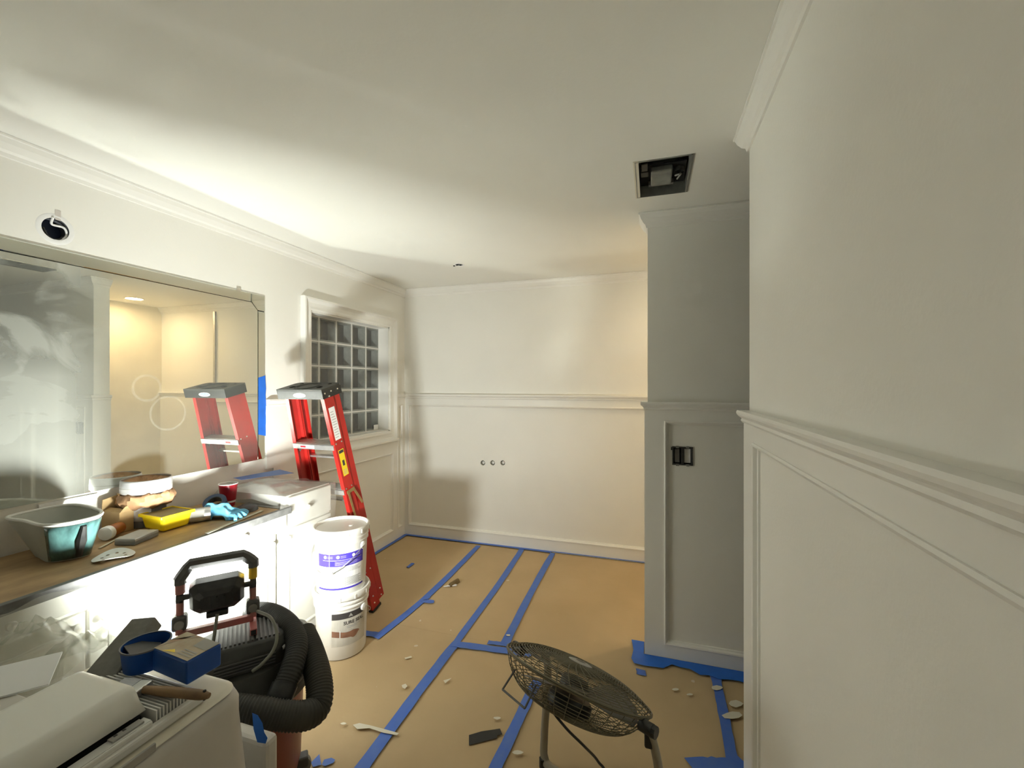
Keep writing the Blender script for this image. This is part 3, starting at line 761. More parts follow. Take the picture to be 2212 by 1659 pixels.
bl = [Vector((XL + .17, 1.83, 0)), Vector((XL + .20, 2.12, 0)), Vector((XL + .30, 2.13, 0)), Vector((XL + .245, 1.95, 0)), Vector((XL + .22, 1.84, 0))]
polytape('masking_tape', [(p.x, p.y, VT + .060 + (XL + .30 - p.x) * .18) for p in bl], 'strip of blue tape on the clear plastic at the far end of the vanity', None, mat('blue_tape_deep', (.05, .13, .36), .5), nrm=(0, 0, 1))
e = MB().lathe([(.001, .028), (.03, .026), (.045, .016), (.05, 0.0)], 20).xf(Matrix.Scale(1.3, 4, (0, 1, 0))).build('dark_cap', BLACK, smooth=True, loc=(VX - .13, 1.735, CT + .002)); tag(e, 'small black cap at the edge of the clear plastic sheet', 'cap')

# film hanging from the counter front
def fn2(u, v):
    y = .15 + u * (1.22 - .16 * v); top = .838; z = top - v * (.50 + .12 * (1 - u))
    b = max(0, min(1, (1.10 - y) / .55))          # bulges out toward the camera end
    x = -1.832 + .012 + v * .03 + b * (.30 * sin(min(1, v * 1.25) * pi * .5) ** 1.5)
    k = .010 + .03 * b * v
    return (x + k * wr(y * 1.1, z * 1.2) * .6, y + .01 * sin(z * 30), z + .02 * b * wr(z, y))
film('plastic_sheet', 60, 44, fn2, FILM, 'crumpled translucent plastic sheet hanging over the vanity front')
tp = [PX(356, 1300, -1.842), PX(374, 1296, -1.842), PX(378, 1340, -1.842), PX(376, 1380, -1.842), PX(359, 1382, -1.842), PX(352, 1320, -1.842)]
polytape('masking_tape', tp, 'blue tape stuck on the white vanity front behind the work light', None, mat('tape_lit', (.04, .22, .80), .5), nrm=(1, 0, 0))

# ------------------------------------------------------------------ things on the counter
Z0 = CT + .002
# paint pan
def closed_crom(pts, k=6):
    n = len(pts); out = []
    for i in range(n):
        a, b, c, d = [Vector((*pts[(i + q) % n], 0)) for q in (-1, 0, 1, 2)]
        for j in range(k):
            t = j / k; p = 0.5 * ((2 * b) + (c - a) * t + (2 * a - 5 * b + 4 * c - d) * t * t + (3 * b - a - 3 * c + d) * t ** 3); out.append((p.x, p.y))
    return out
rim = closed_crom([(-2.335, 1.00), (-2.20, .985), (-2.065, .975), (-2.01, 1.03), (-2.02, 1.115), (-2.12, 1.165), (-2.32, 1.175)])
bas = closed_crom([(-2.26, 1.045), (-2.2, 1.025), (-2.115, 1.012), (-2.07, 1.05), (-2.06, 1.105), (-2.15, 1.135), (-2.25, 1.13)])
cx = sum(p[0] for p in rim) / len(rim); cy = sum(p[1] for p in rim) / len(rim)
pan = empty('paint_pail', (cx, cy, Z0)); n = len(rim); hgt = .150
def loop(pts, z, s=1): return [((p[0] - cx) * s, (p[1] - cy) * s, z) for p in pts]
mixl = lambda t: [(b[0] + (r[0] - b[0]) * t, b[1] + (r[1] - b[1]) * t) for r, b in zip(rim, bas)]
V = []; FS = []
rings = [loop(mixl(t), t * hgt) for t in (0, .25, .5, .75, 1)] + [loop(rim, hgt, .955)] + [loop(mixl(t), t * hgt, .93) for t in (.75, .5, .25, .05)]
for r_ in rings: V += r_
for i in range(len(rings) - 1):
    for k in range(n): FS.append((i * n + k, i * n + (k + 1) % n, (i + 1) * n + (k + 1) % n, (i + 1) * n + k))
FS.append(tuple(range(n))[::-1]); FS.append(tuple((len(rings) - 1) * n + k for k in range(n)))
MB().add(V, FS).build('pail_body', PANGREY, pan, smooth=True)
MB().tube([Vector(p) for p in loop(rim, hgt + .002, .985)], .0065, 8, closed=True).build('rim', PANRIM, pan, smooth=True)
k0, k1 = 12, 27; V = []; FS = []; m_ = k1 - k0
for t in (0.03, .2, .4, .6, .8, .94):
    L_ = loop(mixl(t), t * hgt, 1.02); V += [L_[k] for k in range(k0, k1)]
for i in range(5):
    for k in range(m_ - 1): FS.append((i * m_ + k, i * m_ + k + 1, (i + 1) * m_ + k + 1, (i + 1) * m_ + k))
MB().add(V, FS).build('glossy_front', TEAL, pan, smooth=True, solid=.002)
fp = [Vector(loop(mixl(t), t * hgt, 1.05)[20]) for t in (.08, .3, .5, .7, .88)]
MB().tube(fp, [.010, .012, .016, .012, .008], 8).build('strap', BLACK, pan, smooth=True)
tag(pan, 'wide grey paint pail with glossy teal front and pale rim on the plywood', 'paint pail')

# brown paper bundle taped round a can
p = H(310, 1105, 1.99); p.z = Z0; p.x = max(p.x, XL + .16)
bd = empty('wrapped_can', (-2.262, 1.432, Z0)); bd.scale = (.82, .82, 1.06)
MB().lathe([(.0, 0), (.088, 0), (.09, .09), (.088, .095)], 32).build('can_body', GREYD, bd, smooth=True)
pr = []; rnd = random.Random(3)
mb = MB(); nseg = 40; prof = [(.096, .085), (.112, .092), (.128, .104), (.133, .122), (.124, .138), (.112, .148)]
vs = []
for i, (r, z) in enumerate(prof):
    for k in range(nseg):
        t = 2 * pi * k / nseg; q = 1 + .05 * sin(t * 9 + i * 1.3) + .035 * sin(t * 15 - i * 2)
        vs.append((r * q * cos(t), r * q * sin(t), z + .006 * sin(t * 7 + i)))
mb.add(vs, [(i * nseg + k, i * nseg + (k + 1) % nseg, (i + 1) * nseg + (k + 1) % nseg, (i + 1) * nseg + k) for i in range(len(prof) - 1) for k in range(nseg)])
mb.build('paper_ruffle', KBROWN, bd, smooth=True, angle=.5, solid=.001)
MB().lathe([(.112, .146), (.117, .150), (.118, .165), (.116, .198), (.112, .205)], 40).build('tape_band', DUCT, bd, smooth=True, solid=.001)
MB().lathe([(.118, .170), (.1185, .172), (.1185, .174)], 40).build('tape_edge', GREYL, bd, smooth=True)
vs = [(0, 0, .183)]
for i in range(1, 7):
    for k in range(nseg):
        t = 2 * pi * k / nseg; r = .113 * i / 6; vs.append((r * cos(t), r * sin(t), .187 + (.006 * wr(r * 8 * cos(t), r * 8 * sin(t)) if i < 6 else .012) + .004 * sin(3 * t)))
fs = [(0, 1 + k, 1 + (k + 1) % nseg) for k in range(nseg)] + [(1 + i * nseg + k, 1 + i * nseg + (k + 1) % nseg, 1 + (i + 1) * nseg + (k + 1) % nseg, 1 + (i + 1) * nseg + k) for i in range(5) for k in range(nseg)]
MB().add(vs, fs).build('paper_top', KBROWN, bd, smooth=True, angle=.5)
MB().lathe([(.0905, .03), (.0915, .05), (.0925, .092)], 30, a0=radians(-125), a1=radians(-20)).build('tape_patch', DUCT, bd, smooth=True, solid=.001)
tag(bd, 'can wrapped in brown paper with a silver duct tape band', 'wrapped can')

# yellow tub
a = PZ(352, 1150, Z0); b = PZ(410, 1133, Z0); ang = atan2(b.y - a.y, b.x - a.x)
tb = empty('plastic_tub', a, (0, 0, ang))
def frust(x0, x1, y0, y1, z0, z1, ex): return [(x0, y0, z0), (x1, y0, z0), (x1, y1, z0), (x0, y1, z0), (x0 - ex, y0 - ex, z1), (x1 + ex, y0 - ex, z1), (x1 + ex, y1 + ex, z1), (x0 - ex, y1 + ex, z1)]
SIDE = [(0, 1, 5, 4), (1, 2, 6, 5), (2, 3, 7, 6), (3, 0, 4, 7), (0, 3, 2, 1)]
TL, TW, THt = .112, .125, .070
MB().add(frust(0, TL, 0, TW, 0, THt, .012), SIDE).build('tub_body', YEL, tb, bevel=.012, seg=3, smooth=True)
def ringbox(x0, x1, y0, y1, z0, z1, w): return MB().box(x0 - w, x1 + w, y0 - w, y0, z0, z1).box(x0 - w, x1 + w, y1, y1 + w, z0, z1).box(x0 - w, x0, y0, y1, z0, z1).box(x1, x1 + w, y0, y1, z0, z1)
ringbox(-.010, TL + .010, -.010, TW + .010, THt - .012, THt + .002, .007).build('rim', YEL, tb, bevel=.002)
MB().box(-.008, TL + .008, -.008, TW + .008, THt - .012, THt - .002).build('dried_filler', MUDY, tb)
tag(tb, 'bright yellow plastic tub of dried filler on the plywood', 'tub')

# cardboard box with open flap
a = PZ(258, 1152, Z0); e = empty('cardboard_box', a, (0, 0, radians(4)))
MB().add(frust(-.105, 0, 0, .058, 0, .088, 0), SIDE).build('box_body', CARD, e)
MB().add([(-.105, 0, .088), (0, 0, .088), (-.008, .03, .098), (-.10, .03, .098)], [(0, 1, 2, 3)]).build('flap', CARD, e, solid=.003)
MB().add([(0, 0, .088), (0, .058, .088), (.004, .055, .118), (.004, .02, .112)], [(0, 1, 2, 3)]).build('flap', CARD, e, solid=.003)
MB().add([(-.105, 0, .088), (-.105, .058, .088), (-.095, .058, .15), (-.10, .0, .14)], [(0, 1, 2, 3)]).build('flap', CARD, e, solid=.003)
MB().add([(-.105, .058, .088), (0, .058, .088), (-.01, .06, .145), (-.10, .06, .155)], [(0, 1, 2, 3)]).build('flap', CARD, e, solid=.003)
tag(e, 'small open cardboard box with raised flaps on the plywood', 'box')

# jar lying on its side
p = PZ(232, 1166, Z0); e = empty('small_jar', p + Vector((0, 0, .029)), (0, radians(90), radians(-62))); e.scale = (1.28, 1.28, 1.0)
MB().lathe([(.019, -.075), (.020, -.07), (.020, -.012), (.017, -.006)], 20).disc(.019, -.075, 20).build('jar_body', AMBER, e, smooth=True)
MB().lathe([(.0, .014), (.021, .014), (.0225, .011), (.0225, -.008), (.018, -.008)], 20).build('lid', PANRIM, e, smooth=True)
tag(e, 'amber jar with pale lid lying on its side', 'jar')

# sanding block
a = PZ(292, 1178, Z0); e = empty('sanding_block', a, (0, 0, radians(108)))
MB().box(0, .12, 0, .085, 0, .013).build('foam', GREYM, e, bevel=.002)
MB().box(0, .12, 0, .085, .013, .026).build('cover', GREYL, e, bevel=.003)
tag(e, 'grey sanding block lying in front of the yellow tub', 'sanding block')

# perforated sanding disc
def discfn():
    c = PZ(246, 1204, Z0); mb = MB(); holes = [circ(.034 * cos(k * pi / 4), .034 * sin(k * pi / 4), .0055, 10) for k in range(8)]
    return holed(circ(0, 0, .062, 40), holes, lambda x, y, d: (x, y, .003 + 7 * max(0, abs(x * .8 - y * .6) - .02) ** 2 * 1.0 + d), .0012), c
mb, c = discfn(); o = mb.build('sanding_disc', PANRIM, loc=c); tag(o, 'pale curled sanding disc with a ring of holes on the plywood edge', 'sanding disc')

# red cup
p = PZ(493, 1092, Z0); e = empty('plastic_cup', p)
MB().lathe([(0, .002), (.030, .002), (.031, 0), (.033, .01), (.0335, .03), (.036, .031), (.0445, .116)], 28).build('cup_wall', CUPRED, e, smooth=True)
MB().lathe([(.0445, .116), (.047, .118), (.0465, .121), (.043, .119), (.0335, .02), (0, .018)], 28).build('cup_lining', CUPIN, e, smooth=True)
tag(e, 'dark red plastic cup with white rim on the vanity', 'cup')
# navy tape roll leaning
p = PZ(466, 1108, Z0); e = empty('tape_roll', p + Vector((-.012, .012, .030)), (radians(30), radians(22), 0))
MB().lathe([(.052, 0), (.052, .035), (.034, .035), (.034, 0), (.052, 0)], 36).build('tape_wound', mat('navy_tape', (.022, .05, .13), .5), e, smooth=True)
MB().lathe([(.034, .001), (.034, .034), (.031, .034), (.031, .001), (.034, .001)], 36).build('core', GREYD, e, smooth=True)
tag(e, 'navy tape roll leaning under a light blue glove', 'tape roll')
# crumpled glove
c = PZ(478, 1118, Z0); e = empty('rubber_glove', c, (0, 0, radians(28)))
nu, nv = 28, 18; vs = []
for i in range(nu + 1):
    for j in range(nv + 1):
        u = i / nu * 2 - 1; v = j / nv * 2 - 1
        rr = max(0, 1 - (abs(u) ** 2.6) - (abs(v) ** 2.6) * .9)
        z = .066 * rr ** .5 * (1 - .34 * u) + .006 * wr(u * .32, v * .22) * min(1, rr * 3)
        vs.append((u * .085 + .006 * sin(v * 5), v * .042 * (1 + .25 * sin(u * 2.5)) + .005 * sin(u * 9), max(z, .0)))
MB().add(vs, [(i * (nv + 1) + j, (i + 1) * (nv + 1) + j, (i + 1) * (nv + 1) + j + 1, i * (nv + 1) + j + 1) for i in range(nu) for j in range(nv)]).build('palm', GLOVE, e, smooth=True, angle=3)
for k, (y0, a_, l_) in enumerate(((-.030, -.5, .05), (-.012, -.2, .06), (.006, .1, .055), (.022, .4, .045), (-.036, -1.2, .04))):
    pts = crom([(.05, y0, .018), (.07 + l_ * .4, y0 + a_ * .02, .022), (.06 + l_, y0 + a_ * .045, .010)], 5)
    MB().tube(pts, [.011 - .004 * i / len(pts) for i in range(len(pts))], 8).build('finger', GLOVE, e, smooth=True)
MB().tube(crom([(-.08, -.04, .012), (-.085, 0, .03), (-.08, .04, .012)], 6), .008, 8).build('cuff', GLOVE, e, smooth=True)
tag(e, 'crumpled light blue rubber glove on the vanity', 'glove')
# steel can lying
p = PZ(430, 1128, Z0); e = empty('steel_can', p + Vector((-.012, .01, .032)), (0, radians(90), radians(52)))
MB().lathe([(0, -.045), (.031, -.045), (.032, -.04), (.032, .04), (.031, .045), (0, .045)], 24).build('can_body', STEEL, e, smooth=True)
MB().lathe([(.0325, -.03), (.0325, .02)], 24).build('can_label', GREYL, e, smooth=True)
tag(e, 'small steel can lying between the yellow tub and the glove', 'can')
# stir stick
a = PZ(446, 1153, Z0); b = PZ(566, 1104, Z0)
o = MB().bar((0, 0, .002), (b.x - a.x, b.y - a.y, .002), .018, .003).build('stir_stick', STICK, loc=a); tag(o, 'long pale wooden stir stick along the counter edge', 'stir stick')
a = PZ(215, 1185, Z0); b = PZ(262, 1160, Z0)
o = MB().bar((0, 0, .002), (b.x - a.x, b.y - a.y, .002), .009, .003).build('stir_stick', STICK, loc=a); tag(o, 'short thin wooden stick beside the paint pail', 'stir stick')
# sponge and grey block near the pail
a = PZ(24, 1166, Z0); e = MB().box(-.05, .05, -.03, .03, 0, .05).build('sponge', mat('sponge', (.60, .58, .44), .9, nscale=60, namt=.25, bump=.3), bevel=.006, loc=a + Vector((-.10, .02, 0))); e.rotation_euler.z = .6
tag(e, 'pale beige sponge behind the paint pail', 'sponge')
e = MB().box(-.045, .045, -.025, .025, 0, .022).build('filler_block', GREYM, bevel=.004, loc=PZ(44, 1182, Z0)); e.rotation_euler.z = 1.0
tag(e, 'low grey block lying left of the paint pail', 'block')
# white ledge piece under the mirror
o = MB().box(0, .012, 0, .20, 0, .018).build('plaster_strip', LABELW, loc=(XL + .02, 1.12, 1.02)); tag(o, 'short white plaster strip stuck under the mirror edge', 'plaster strip')
o.location = (XL + .0005, 1.10, 1.012)

# ------------------------------------------------------------------ buckets
def bucket(name, loc, rot, bside, seed):
    e = empty(name, loc, (0, 0, rot))
    prof = [(0, .004), (.120, .004), (.128, .0), (.131, .006), (.1405, .27), (.1415, .275), (.1475, .277), (.1475, .284), (.1425, .286), (.1428, .298), (.149, .300), (.149, .308), (.1435, .310), (.1445, .335)]
    MB().lathe(prof, 56).build('pail', WHITEP, e, smooth=True, angle=.5)
    lid = MB().lathe([(.1445, .325), (.154, .326), (.156, .332), (.156, .352), (.152, .360), (.145, .361), (.139, .352), (.137, .345), (0, .345)], 56).build('lid', WHITEP, e, smooth=True, angle=.5)
    for k in range(12):
        t = 2 * pi * k / 12 + seed
        MB().box(.1555, .1585, -.004, .004, .328, .350).xf(Matrix.Rotation(t, 4, 'Z')).build('tear_tab', WHITEP, lid)
    MB().lathe([(0, .3455), (.012, .3455), (.012, .353), (0, .354)], 16, .05, .02).build('bung', WHITEP, lid, smooth=True)
    for s in (-1, 1):
        MB().lathe([(.020, 0), (.020, .012), (.008, .016), (0, .016)], 16).xf(Matrix.Translation((s * .1425, 0, .255)) @ Matrix.Rotation(s * pi / 2, 4, 'Y')).build('ear', WHITEP, e, smooth=True)
    arc = []
    for k in range(25):
        t = pi * k / 24; x = .158 * cos(t); yy = bside * .158 * sin(t) * .98; z = .258 - .13 * sin(t) ** 1.4
        arc.append((x * (1.0 if abs(x) > .1 else 1.0), yy, z))
    bail = MB().tube(arc, .0022, 6).build('bail_handle', STEEL, e, smooth=True)
    MB().tube(arc[9:16], .0075, 8).build('grip', WHITEP, bail, smooth=True)
    return e
def wrapf(r0, z0, a0, taper=.0357):
    def f(x, y, off=0):
        z = z0 + y; r = r0 + taper * (z - .006) + off; t = a0 + x / r
        return (r * cos(t), r * sin(t), z)
    return f
def patch(x0, x1, y0, y1, wf, off, n=14):
    vs = []; 
    for i in range(n + 1):
        for y in (y0, y1): vs.append(wf(x0 + (x1 - x0) * i / n, y, off))
    return MB().add(vs, [(2 * i, 2 * i + 2, 2 * i + 3, 2 * i + 1) for i in range(n)])
BX, BY = -1.692, 2.088
ca = atan2(-BY, -BX)            # bucket front toward the room
lower = bucket('paint_bucket', (BX, BY, .0095), 0, 1, .1)
upper = bucket('paint_bucket', (BX - .005, BY + .004, .0095 + .3465), 0, -1, .4)
for e in (lower, upper): pass
tag(lower, 'lower of two stacked white buckets, with a grey sealer label', 'bucket', 'stacked buckets by the vanity')
tag(upper, 'upper of two stacked white buckets, with a violet striped label', 'bucket', 'stacked buckets by the vanity')
# labels: angle grows to the camera's right
wfu = wrapf(.131, 0, ca - .02)
MIRX = 1
patch(-.135, .135, .035, .245, wfu, .0008).build('label', LABELW, upper)
patch(-.134, .134, .165, .235, wfu, .0012).build('label_band', INKV, upper)
patch(-.134, .134, .036, .046, wfu, .0012).build('label_band', INKV, upper)
patch(-.10, .12, .199, .2005, wfu, .0015).build('label_rule', LABELW, upper)
for x in (-.085, -.015, .068):
    vs = [wfu(x + .009 * cos(2 * pi * k / 16), .218 + .009 * sin(2 * pi * k / 16), .0016) for k in range(16)]
    MB().add(vs, [tuple(range(16))]).build('label_icon', LABELW, upper)
    for q in range(2): patch(x + .014, x + .042, .220 - q * .008, .2225 - q * .008, wfu, .0016, 4).build('label_line', mat('pale_violet', (.45, .42, .75), .5), upper)
patch(-.062, -.0605, .165, .235, wfu, .0016, 2).build('label_rule', LABELW, upper)
patch(-.055, -.035, .170, .195, wfu, .0016, 4).build('label_icon', mat('deep_violet', (.04, .025, .36), .5), upper)
rnd = random.Random(5)
for q in range(5): patch(-.03, .03 + rnd.uniform(0, .08), .190 - q * .0045, .1915 - q * .0045, wfu, .0016, 6).build('label_line', MATS['pale_violet'], upper)
for q in range(8): patch(-.105, -.045 - rnd.uniform(0, .02), .150 - q * .0125, .153 - q * .0125, wfu, .0014, 5).build('label_line', INKG, upper)
for q in range(5): patch(-.035, .115 - rnd.uniform(0, .03), .152 - q * .005, .1545 - q * .005, wfu, .0014, 8).build('label_line', INKG, upper)
for q in range(9): patch(-.035, .118 - rnd.uniform(0, .02), .097 - q * .0052, .1003 - q * .0052, wfu, .0014, 8).build('label_line', INKG, upper)
wfl = wrapf(.131, 0, ca + .34)
patch(-.10, .10, .075, .25, wfl, .0007).build('label', PRINTG, lower)
patch(-.10, .10, .225, .258, wfl, .0012).build('label_band', INKD, lower)
patch(-.16, -.105, .08, .25, wfl, .0006).build('label', mat('printed_pale', (.70, .69, .63), .55), lower)
vs = [wfl(x, y, .0016) for x, y in ((-.012, .232), (.0, .252), (.012, .232))]; MB().add(vs, [(0, 1, 2)]).build('label_icon', GREYL, lower)
text_mb('SURE SEAL', .026, lambda x, y: wfl(x + .022, .192 + y, .0017), bold=.0006).build('lettering', INKD, lower)
for q in range(2): patch(-.02, .06 - .02 * q, .179 - q * .008, .183 - q * .008, wfl, .0015, 6).build('label_line', INKG, lower)
# printed forearm and hand
def poly(pts, off, m, nm, parent, wf): MB().add([wf(x, y, off) for x, y in pts], [tuple(range(len(pts)))]).build(nm, m, parent)
def skinstrip(cols, nm):
    up = crom([(x, a, 0) for x, a, b in cols], 5); dn = crom([(x, b, 0) for x, a, b in cols], 5); vs = []
    for p, q in zip(up, dn): vs += [wfl(p.x, p.y, .0022), wfl(q.x, q.y, .0022)]
    MB().add(vs, [(2 * k, 2 * k + 2, 2 * k + 3, 2 * k + 1) for k in range(len(up) - 1)]).build(nm, SKINP, lower)
skinstrip([(-.099, .165, .132), (-.07, .160, .128), (-.03, .151, .121), (.0, .150, .118)], 'printed_arm')
skinstrip([(.0, .150, .118), (.014, .153, .111), (.03, .150, .116), (.044, .145, .130), (.052, .140, .136)], 'printed_hand')
patch(-.058, -.054, .124, .163, wfl, .0026, 2).build('printed_band', LABELW, lower)

# ------------------------------------------------------------------ step ladder, folded, leaning on the vanity end
lw = empty('step_ladder', (-1.972, 2.475, .008), (radians(14.2), 0, radians(-2)))
LH = 1.485
def railm(sx, x_bot, x_top, y0, y1, z0, z1, th=.004, fl=.026):
    """C channel: web on the outside, flanges turned inward"""
    mb = MB()
    for (zz, xx) in ((z0, x_bot), (z1, x_top)): pass
    def ring(z, x):
        i = -sx
        pts = [(x, y0), (x, y1), (x + i * fl, y1), (x + i * fl, y1 - th), (x + i * th, y1 - th), (x + i * th, y0 + th), (x + i * fl, y0 + th), (x + i * fl, y0)]
        return [(a, b, z) for a, b in pts]
    A, B = ring(z0, sx * x_bot), ring(z1, sx * x_top)
    return mb.add(A + B, [tuple(range(8))[::-1], tuple(range(8, 16))] + [(k, (k + 1) % 8, 8 + (k + 1) % 8, 8 + k) for k in range(8)])
XBOT, XTOP = .222, .148
def xr(z): return XBOT + (XTOP - XBOT) * z / LH
RIV = MB().lathe([(.006, 0), (.005, .003), (0, .0035)], 10)
def rivet(parent, p, axis='x', s=1):
    mb = MB(); mb.v = list(RIV.v); mb.f = list(RIV.f)
    R_ = Matrix.Rotation(s * pi / 2, 4, 'Y') if axis == 'x' else Matrix.Rotation(s * pi / 2, 4, 'X')
    mb.xf(Matrix.Translation(p) @ R_).build('rivet', CHROME, parent)
for s in (-1, 1):
    f1 = railm(s, XBOT, XTOP, 0, .078, 0.0, LH).build('front_rail', RED, lw)
    f2 = railm(s, XBOT - .004, XTOP - .004, .082, .135, .035, LH - .02).build('rear_rail', RED, lw)
    MB().box(s * XBOT - s * .03, s * XBOT + s * .003, -.004, .085, -.006, .012).build('foot', BLACK, lw)
    for z in (.29, .59, .885, 1.18): rivet(f1, (s * (xr(z) + .0005), .012, z), s=s); rivet(f1, (s * (xr(z) + .0005), .06, z), s=s)
    for z in (.05, .10): rivet(f1, (s * (xr(z) + .0005), .03, z), s=s); rivet(f2, (s * (xr(z) - .003), .11, z), s=s)
for z in (.29, .585, .88, 1.175):
    st = empty('step', (0, 0, z)); st.parent = lw
    x = xr(z) - .005
    MB().box(-x, x, -.008, .078, -.003, .003).box(-x, x, -.008, -.004, -.030, .003).box(-x, x, .074, .078, -.022, .003).build('tread', ALU, st)
    for k in range(5): MB().box(-x, x, .002 + k * .016, .008 + k * .016, .003, .005).build('tread_rib', ALU, st)
    for s in (-1, 1): MB().bar((s * (x - .05), .03, -.005), (s * (x - .002), .03, -.06), .02, .003, up=(0, 1, 0)).build('knee_brace', STEEL, st)
    if z > 1.0:
        MB().box(-.10, .01, -.0092, -.008, -.024, -.004).build('step_label', LABELW, st)
        MB().box(-.097, -.055, -.0096, -.0092, -.020, -.008).build('step_label', mat('danger_red', (.45, .02, .03), .5), st)
        for q in range(2): MB().box(-.05, .005, -.0096, -.0092, -.012 - q * .006, -.010 - q * .006).build('step_label', INKG, st)
for z in (.45, .75, 1.05): MB().bar((-(xr(z) - .01), .11, z), (xr(z) - .01, .11, z), .03, .012).build('rear_brace', ALU, lw)
# cap
cp = holed([(-.172, -.03), (.172, -.03), (.172, .12), (.155, .145), (-.155, .145), (-.172, .12)],
           [circ(-.105, .03, .019, 16), circ(.105, .03, .019, 16), circ(-.11, .11, .013, 14), circ(.11, .11, .013, 14), rect(-.03, .03, .10, .125)],
           lambda a, b, d: (a, b, LH + .048 - d), .012).build('cap_top', DUSTBLK, lw)
MB().box(-.172, .172, -.03, -.022, LH - .012, LH + .037).box(-.172, -.164, -.025, .13, LH - .012, LH + .037).box(.164, .172, -.025, .13, LH - .012, LH + .037).box(-.155, .155, .137, .145, LH + .0, LH + .037).build('cap_skirt', BLACK, cp)
MB().box(-.164, .164, -.022, .137, LH - .004, LH + .002).build('cap_base', BLACK, cp)
for r_ in (.06, .075): MB().lathe([(r_, LH + .0482), (r_ + .004, LH + .052), (r_ + .008, LH + .0482)], 28, 0, .05).build('cap_ridge', DUSTBLK, cp, smooth=True)
for (y, z) in ((-.012, .020), (.04, .022), (.095, .022), (.02, -.004)): rivet(cp, (.1725, y, LH + z), s=1)
MB().add([(.05 * cos(2 * pi * k / 24) * .95, -.0312, LH + .012 + .014 * sin(2 * pi * k / 24)) for k in range(24)], [tuple(range(24))]).build('badge', LABELW, cp)
MB().add([(.04 * cos(2 * pi * k / 24), -.0316, LH + .012 + .009 * sin(2 * pi * k / 24)) for k in range(24)], [tuple(range(24))]).build('badge', mat('badge_blue', (.25, .4, .5), .4), cp)
MB().tube([(-.03 + .012 * k, -.0322, LH + .010 + .004 * (k % 2)) for k in range(6)], .0022, 5).build('badge', LABELW, cp)
# stickers on the right-hand side face
def sidesheet(y0, y1, z0, z1, m, nm, off=.0006):
    vs = [(xr(z) + off, y, z) for y, z in ((y0, z0), (y1, z0), (y1, z1), (y0, z1))]
    return MB().add(vs, [(0, 1, 2, 3)]).build(nm, m, lw)
sidesheet(.016, .066, 1.20, 1.405, LABELW, 'sticker')
for q in range(11): sidesheet(.022, .060 - random.uniform(0, .012), 1.215 + q * .016, 1.219 + q * .016, INKG, 'sticker_line', .0011)
sidesheet(.016, .062, .965, 1.135, mat('sticker_yellow', (.85, .62, .02), .45), 'sticker')
sidesheet(.020, .058, 1.112, 1.130, INKD, 'sticker_header', .0011)
sidesheet(.030, .048, 1.03, 1.065, INKD, 'sticker_icon', .0011)
for q in range(3): sidesheet(.024, .054, .975 + q * .012, .979 + q * .012, INKG, 'sticker_line', .0011)
sp = empty('spreader', (0, 0, .80)); sp.parent = lw
xs = xr(.85) + .004
MB().bar((xs, .008, .06), (xs + .002, .075, .06), .022, .003, up=(1, 0, 0)).build('bracket', BRASS, sp)
MB().bar((xs, .020, .065), (xs + .012, .030, -.13), .016, .003, up=(1, 0, 0)).build('arm', BRASS, sp)
MB().bar((xs, .066, .065), (xs + .010, .115, -.06), .016, .003, up=(1, 0, 0)).build('arm', BRASS, sp)
tag(lw, 'folded red step ladder with black cap leaning against the end of the vanity', 'ladder')

# ------------------------------------------------------------------ shop vacuum
VC = (-1.42, 1.235); RS, ZS = 1.07, .857
sq = lambda pr: [(r * RS, z * ZS) for r, z in pr]
vac = empty('shop_vacuum', (VC[0], VC[1], .009))
MB().lathe(sq([(0, .06), (.150, .06), (.160, .075), (.168, .12), (.176, .42), (.182, .47)]), 48).build('tank', TANKRED, vac, smooth=True)
MB().lathe(sq([(.182, .455), (.197, .458), (.203, .468), (.203, .49), (.196, .503), (.193, .515), (.187, .523), (.170, .545), (.160, .575), (.150, .60), (0, .60)]), 56).build('lid', DUSTBLK, vac, smooth=True, angle=.45)
MB().lathe(sq([(.198, .503), (.201, .508), (.199, .514), (.193, .515)]), 56).build('lid_rim', GREYM, vac, smooth=True)
LR = atan2(.76, .65)
hd = empty('motor_head', (0, 0, .60 * ZS)); hd.parent = vac; hd.rotation_euler.z = LR; hd.scale = (RS, RS, ZS)
oct_ = [(-.15, -.07), (-.10, -.115), (.09, -.115), (.14, -.06), (.14, .06), (.06, .12), (-.06, .12), (-.15, .05)]
top_ = [(-.13, -.055), (-.085, -.09), (.075, -.09), (.12, -.045), (.12, .045), (.05, .10), (-.05, .10), (-.13, .04)]
V = [(x, y, -.01) for x, y in oct_] + [(x, y, .06) for x, y in oct_] + [(x, y, .095) for x, y in top_]
n8 = 8; MB().add(V, [tuple(range(8))[::-1], tuple(range(16, 24))] + [(i * 8 + k, i * 8 + (k + 1) % 8, (i + 1) * 8 + (k + 1) % 8, (i + 1) * 8 + k) for i in range(2) for k in range(8)]).build('head_cover', DUSTBLK, hd, bevel=.008, smooth=True)
for k in range(16):
    x = -.10 + k * .0125
    MB().box(x, x + .006, -.075, .07, .094, .102).build('vent_rib', GREYD, hd)
for k in range(4):
    z = .012 + k * .012
    MB().box(-.09, .08, -.119, -.112, z, z + .005).build('vent_rib', GREYD, hd)
MB().tube(crom([(.10, -.10, .05), (.17, -.06, .06), (.18, .02, .06), (.12, .08, .055)], 6), .008, 8).build('carry_bar', GREYL, hd, smooth=True)
